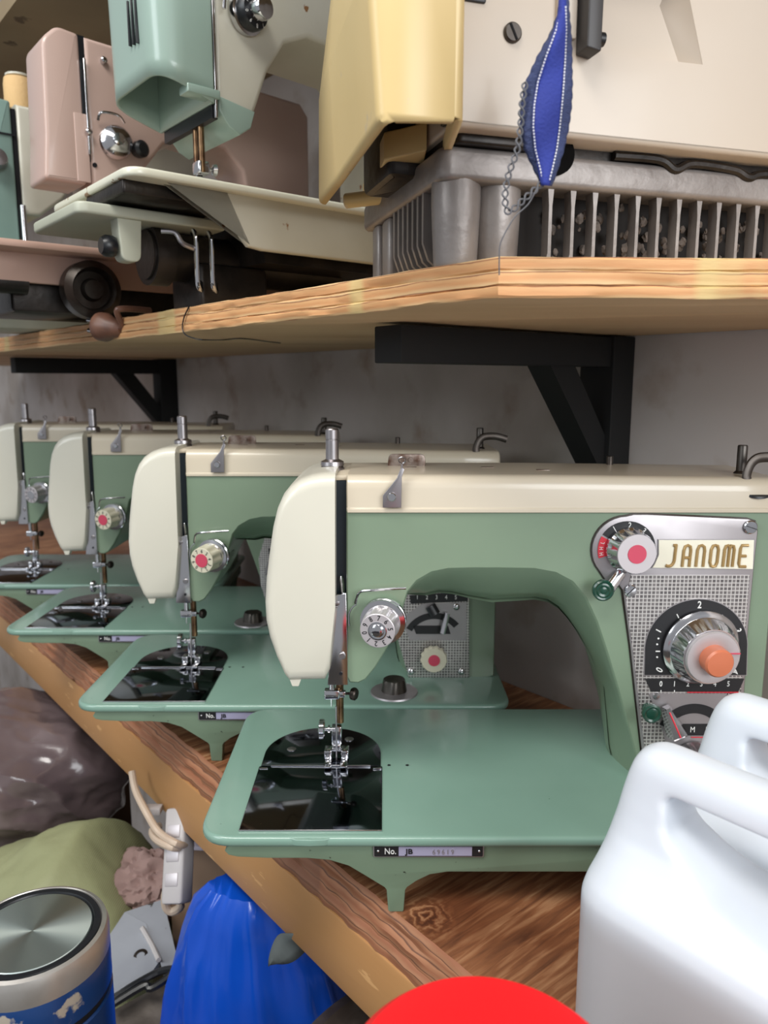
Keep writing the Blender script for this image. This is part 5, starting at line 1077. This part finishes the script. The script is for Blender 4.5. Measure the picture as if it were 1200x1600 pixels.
def blue_bag():
    q = MB(); R = []; NN = 120
    top = Vector((-0.098, 0.535, -0.392))
    for i in range(46):
        t_ = i/45; z = -0.392 - 0.60*t_; ring = []
        rx = 0.040+0.058*min(1, t_*3.0)**0.6 + 0.02*t_; ry = 0.020+0.038*min(1, t_*2.6)**0.6+0.01*t_
        cx_ = -0.098 + 0.022*min(1, t_*2.0); cy_ = 0.548+0.012*t_
        for k in range(NN):
            a_ = 2*PI*k/NN; d = Vector((math.cos(a_), math.sin(a_), z*3))
            f_ = (0.5-abs(noise.noise(Vector((math.cos(a_)*2.0+z*2, math.sin(a_)*2.0, z*5+2)))))*0.24 + noise.noise(Vector((math.cos(a_)*5+z*5, math.sin(a_)*5, z*11)))*0.05+ (0.5-abs(noise.noise(Vector((math.cos(a_)*6+z*14, math.sin(a_)*6, z*22)))))*0.10
            ring.append((cx_+rx*math.cos(a_)*(0.92+f_), cy_+ry*math.sin(a_)*(0.92+f_), z))
        R.append(ring)
    return q.rings(R)
bb_ = blue_bag().build('plastic_bag', M_BBAG, ang=60); tag(bb_, 'tall royal blue plastic bag standing below the table edge', 'plastic bag')
# dry leaf-like grey scrap stuck on the blue bag
M_SCRAP = mat('grey_paper_scrap', (96, 104, 104), 0.7)
ctr = at(452, 1482, 0.47); sc_ = MB(); g = []
for i in range(13):
    t_ = i/12; w_ = 0.0105*math.sin(PI*t_)**0.8+0.0003; c__ = Vector((-0.014+0.030*t_, 0.002*math.sin(t_*5), -0.012+0.027*t_)); n_ = Vector((-0.66, 0, 0.74))
    g.append([tuple(c__+n_*w_*s_+Vector((0, -0.002*(1-abs(s_))-0.002*math.sin(t_*9+s_), 0))) for s_ in (-1, -0.4, 0.3, 1)])
sc_.add([p_ for r_ in g for p_ in r_], [(i*4+k, i*4+k+1, (i+1)*4+k+1, (i+1)*4+k) for i in range(12) for k in range(3)])
so = sc_.build('paper_scrap', M_SCRAP); so.location = ctr; md = so.modifiers.new('s', 'SOLIDIFY'); md.thickness = 0.0006; apply_mods(so)
tag(so, 'small grey leaf-shaped scrap stuck to the front of the blue bag', 'scrap')
# cardboard box and white lid under the edge
M_CARD = mat('brown_cardboard', (142, 116, 94), 0.75, var=(5, (128, 104, 84)))
M_WBOX = mat('white_board', (198, 190, 204), 0.5)
cb = at(318, 1400, 0.60)
bx = empty('cardboard_box', (-0.126, 0.712, -1.05), math.radians(-6), 'brown cardboard box with a white folded flap, standing left of the blue bag', 'box')
MB().box((0.0, 0.0, 0.3125), (0.14, 0.13, 0.625), 0.002).build('carton', M_CARD, bx)
MB().box((-0.030, -0.060, 0.6275), (0.075, 0.030, 0.004), 0.0008, M=Matrix.Translation((0, 0, 0))).build('flap', M_WBOX, bx)
# power strip hanging with its looped cable
M_WPL = mat('white_abs_plastic', (182, 178, 178), 0.35)
M_CREAMC = mat('cream_cable', (196, 176, 156), 0.45)
p0 = at(283, 1262, 0.615); p1 = at(276, 1412, 0.575)
pstrip = empty('power_strip', p0, 0, 'white power strip hanging under the table edge with a cream cable looped round it', 'power strip')
ax_ = (p1-p0); Ls = ax_.length; qz = ax_.to_track_quat('Z', 'Y').to_matrix().to_4x4() @ Matrix.Rotation(math.radians(25), 4, 'Z')
MB().box((0, 0, Ls/2), (0.020, 0.018, Ls), 0.003, M=qz).build('housing', M_WPL, pstrip)
for k in (0.25, 0.5, 0.75):
    MB().box((0, 0.0092, Ls*k), (0.012, 0.001, 0.010), 0.0003, M=qz).build('socket', M_TENS, pstrip)
def rel(px, py, Y): v = at(px, py, Y)-p0; return (v.x, v.y, v.z)
cab = MB().tube(cr([rel(*v) for v in ((206, 1205, 0.64), (212, 1235, 0.63), (228, 1268, 0.61), (248, 1300, 0.60), (275, 1318, 0.585), (292, 1322, 0.60), (270, 1324, 0.585), (245, 1312, 0.60), (238, 1298, 0.62), (250, 1290, 0.63))], 6), 0.0032, 10); cab.build('cable', M_CREAMC, pstrip)
cab = MB().tube(cr([rel(*v) for v in ((270, 1378, 0.60), (259, 1395, 0.59), (259, 1415, 0.59), (268, 1424, 0.59), (282, 1416, 0.59), (276, 1395, 0.60))], 6), 0.0036, 10); cab.build('cable', M_CREAMC, pstrip)
t_ = rel(240, 1265, 0.622); MB().box(t_, (0.014, 0.010, 0.006), 0.001, M=None).build('cable_tie', M_WPL, pstrip)
# grey sheet metal cover and rusty-grey plate on the pile
M_GSH = mat('grey_painted_sheet', (168, 172, 180), 0.4, 0.1, var=(9, (144, 148, 156)), chips=(60, 0.7, (84, 80, 78)))
M_PILE = mat('dark_scrap_heap', (70, 58, 54), 0.7, var=(30, (150, 124, 116)), bump=(80, 1.0))
def plate(name, pix, z0, tilt, mat_, label, cat, th=0.006):
    P = [atz(px, py, z0) for px, py in pix]; c__ = sum(P, Vector())/len(P); q = MB().prism([(v.x-c__.x, v.y-c__.y) for v in P], -th, 0, 'z', 0.001); o_ = q.build(name, mat_); o_.location = c__; o_.rotation_euler = tilt
    tag(o_, label, cat); return o_
pf = empty('sheet_metal_cover', at(240, 1480, 0.60), 0, 'grey sheet metal machine cover lying between the blue flask and the blue bag', 'metal cover')
cz = pf.location
def prel(px, py, Y): v = at(px, py, Y)-cz; return (v.x, v.y, v.z)
def slab(pts, th, name, m_, par):
    q = MB(); up = Vector((0, 0.25, -1))*th; q.rings([[tuple(v) for v in pts], [tuple(Vector(v)+up) for v in pts]]); return q.build(name, m_, par)
slab([prel(*v) for v in ((165, 1560, 0.545), (165, 1470, 0.60), (195, 1425, 0.635), (228, 1443, 0.62), (250, 1500, 0.58), (240, 1515, 0.57))], 0.006, 'top_face', M_GSH, pf)
slab([prel(*v) for v in ((195, 1425, 0.636), (255, 1405, 0.65), (292, 1560, 0.55), (278, 1600, 0.53), (250, 1502, 0.579), (228, 1445, 0.619))], 0.006, 'side_face', M_GSH, pf)
MB().tube([prel(222, 1450, 0.612), prel(238, 1478, 0.595), prel(248, 1500, 0.577)], 0.0022, 8).build('bright_edge', M_WPL, pf)
MB().lathe([(0.006, 0), (0.006, 0.001), (0.0035, 0.0014), (0.0035, 0.0002), (0.001, 0.0002)], prel(220, 1494, 0.586), (0, -0.3, 1), 24).build('screw_hole', M_DARKM, pf)
MB().tube(cr([prel(*v) for v in ((170, 1568, 0.538), (200, 1545, 0.548), (245, 1520, 0.563), (270, 1515, 0.562), (262, 1528, 0.556), (235, 1545, 0.547), (225, 1540, 0.549), (172, 1572, 0.534))], 5), 0.0030, 8).build('rubber_seal', M_BLACK, pf)
lp_ = empty('cast_plate', at(230, 1590, 0.54), 0, 'dirty grey cast plate under the black seal, at the bottom between flask and blue bag', 'cast plate')
cz = lp_.location; o = slab([prel(*v) for v in ((165, 1585, 0.545), (262, 1533, 0.572), (295, 1640, 0.52), (165, 1680, 0.50))], 0.01, 'plate', mat('dirty_cast_metal', (112, 104, 96), 0.55, 0.3, var=(26, (66, 58, 52)), bump=(60, 1.0)), lp_)
MB().tube([prel(262, 1533, 0.570), prel(292, 1625, 0.524)], 0.003, 8).build('rim', M_STEEL, lp_)
hp = blob(0.09, 0.08, 0.12, 0.03, 4, 9, 6, flat=0.95).build('scrap_heap', M_PILE); hp.location = (-0.205, 0.84, -0.93); tag(hp, 'heap of dusty rags and small scrap on the floor under the table', 'scrap heap', None, 'stuff')
rg = blob(0.036, 0.034, 0.03, 0.012, 3, 12, 5).build('rag', mat('dusty_pink_rag', (146, 120, 114), 0.85, bump=(60, 0.5))); rg.location = at(240, 1385, 0.70); tag(rg, 'dusty pink-brown rag crumpled beside the white power strip', 'rag')
# stool edge at the bottom
st_ = empty('round_stool', (0.048, 0.398, -1.05), 0, 'wooden stool with a grey rounded seat rim, under the table edge at the bottom', 'stool')
zs_ = 1.05-0.437
MB().lathe([(0.001, zs_-0.012), (0.106, zs_-0.012), (0.108, zs_-0.008), (0.102, zs_-0.006), (0.001, zs_-0.006)], n=72).build('seat', M_STW, st_)
MB().lathe([(0.104, zs_-0.020), (0.114, zs_-0.018), (0.120, zs_-0.010), (0.118, zs_-0.001), (0.110, zs_+0.001), (0.104, zs_-0.004)], n=72).build('seat_rim', M_STL, st_)
for k in range(4):
    a_ = PI/4+k*PI/2; MB().cyl((0.065*math.cos(a_), 0.065*math.sin(a_), zs_-0.012), (0.08*math.cos(a_), 0.08*math.sin(a_), 0), 0.012, n=16).build('leg', M_WOODDK, st_)
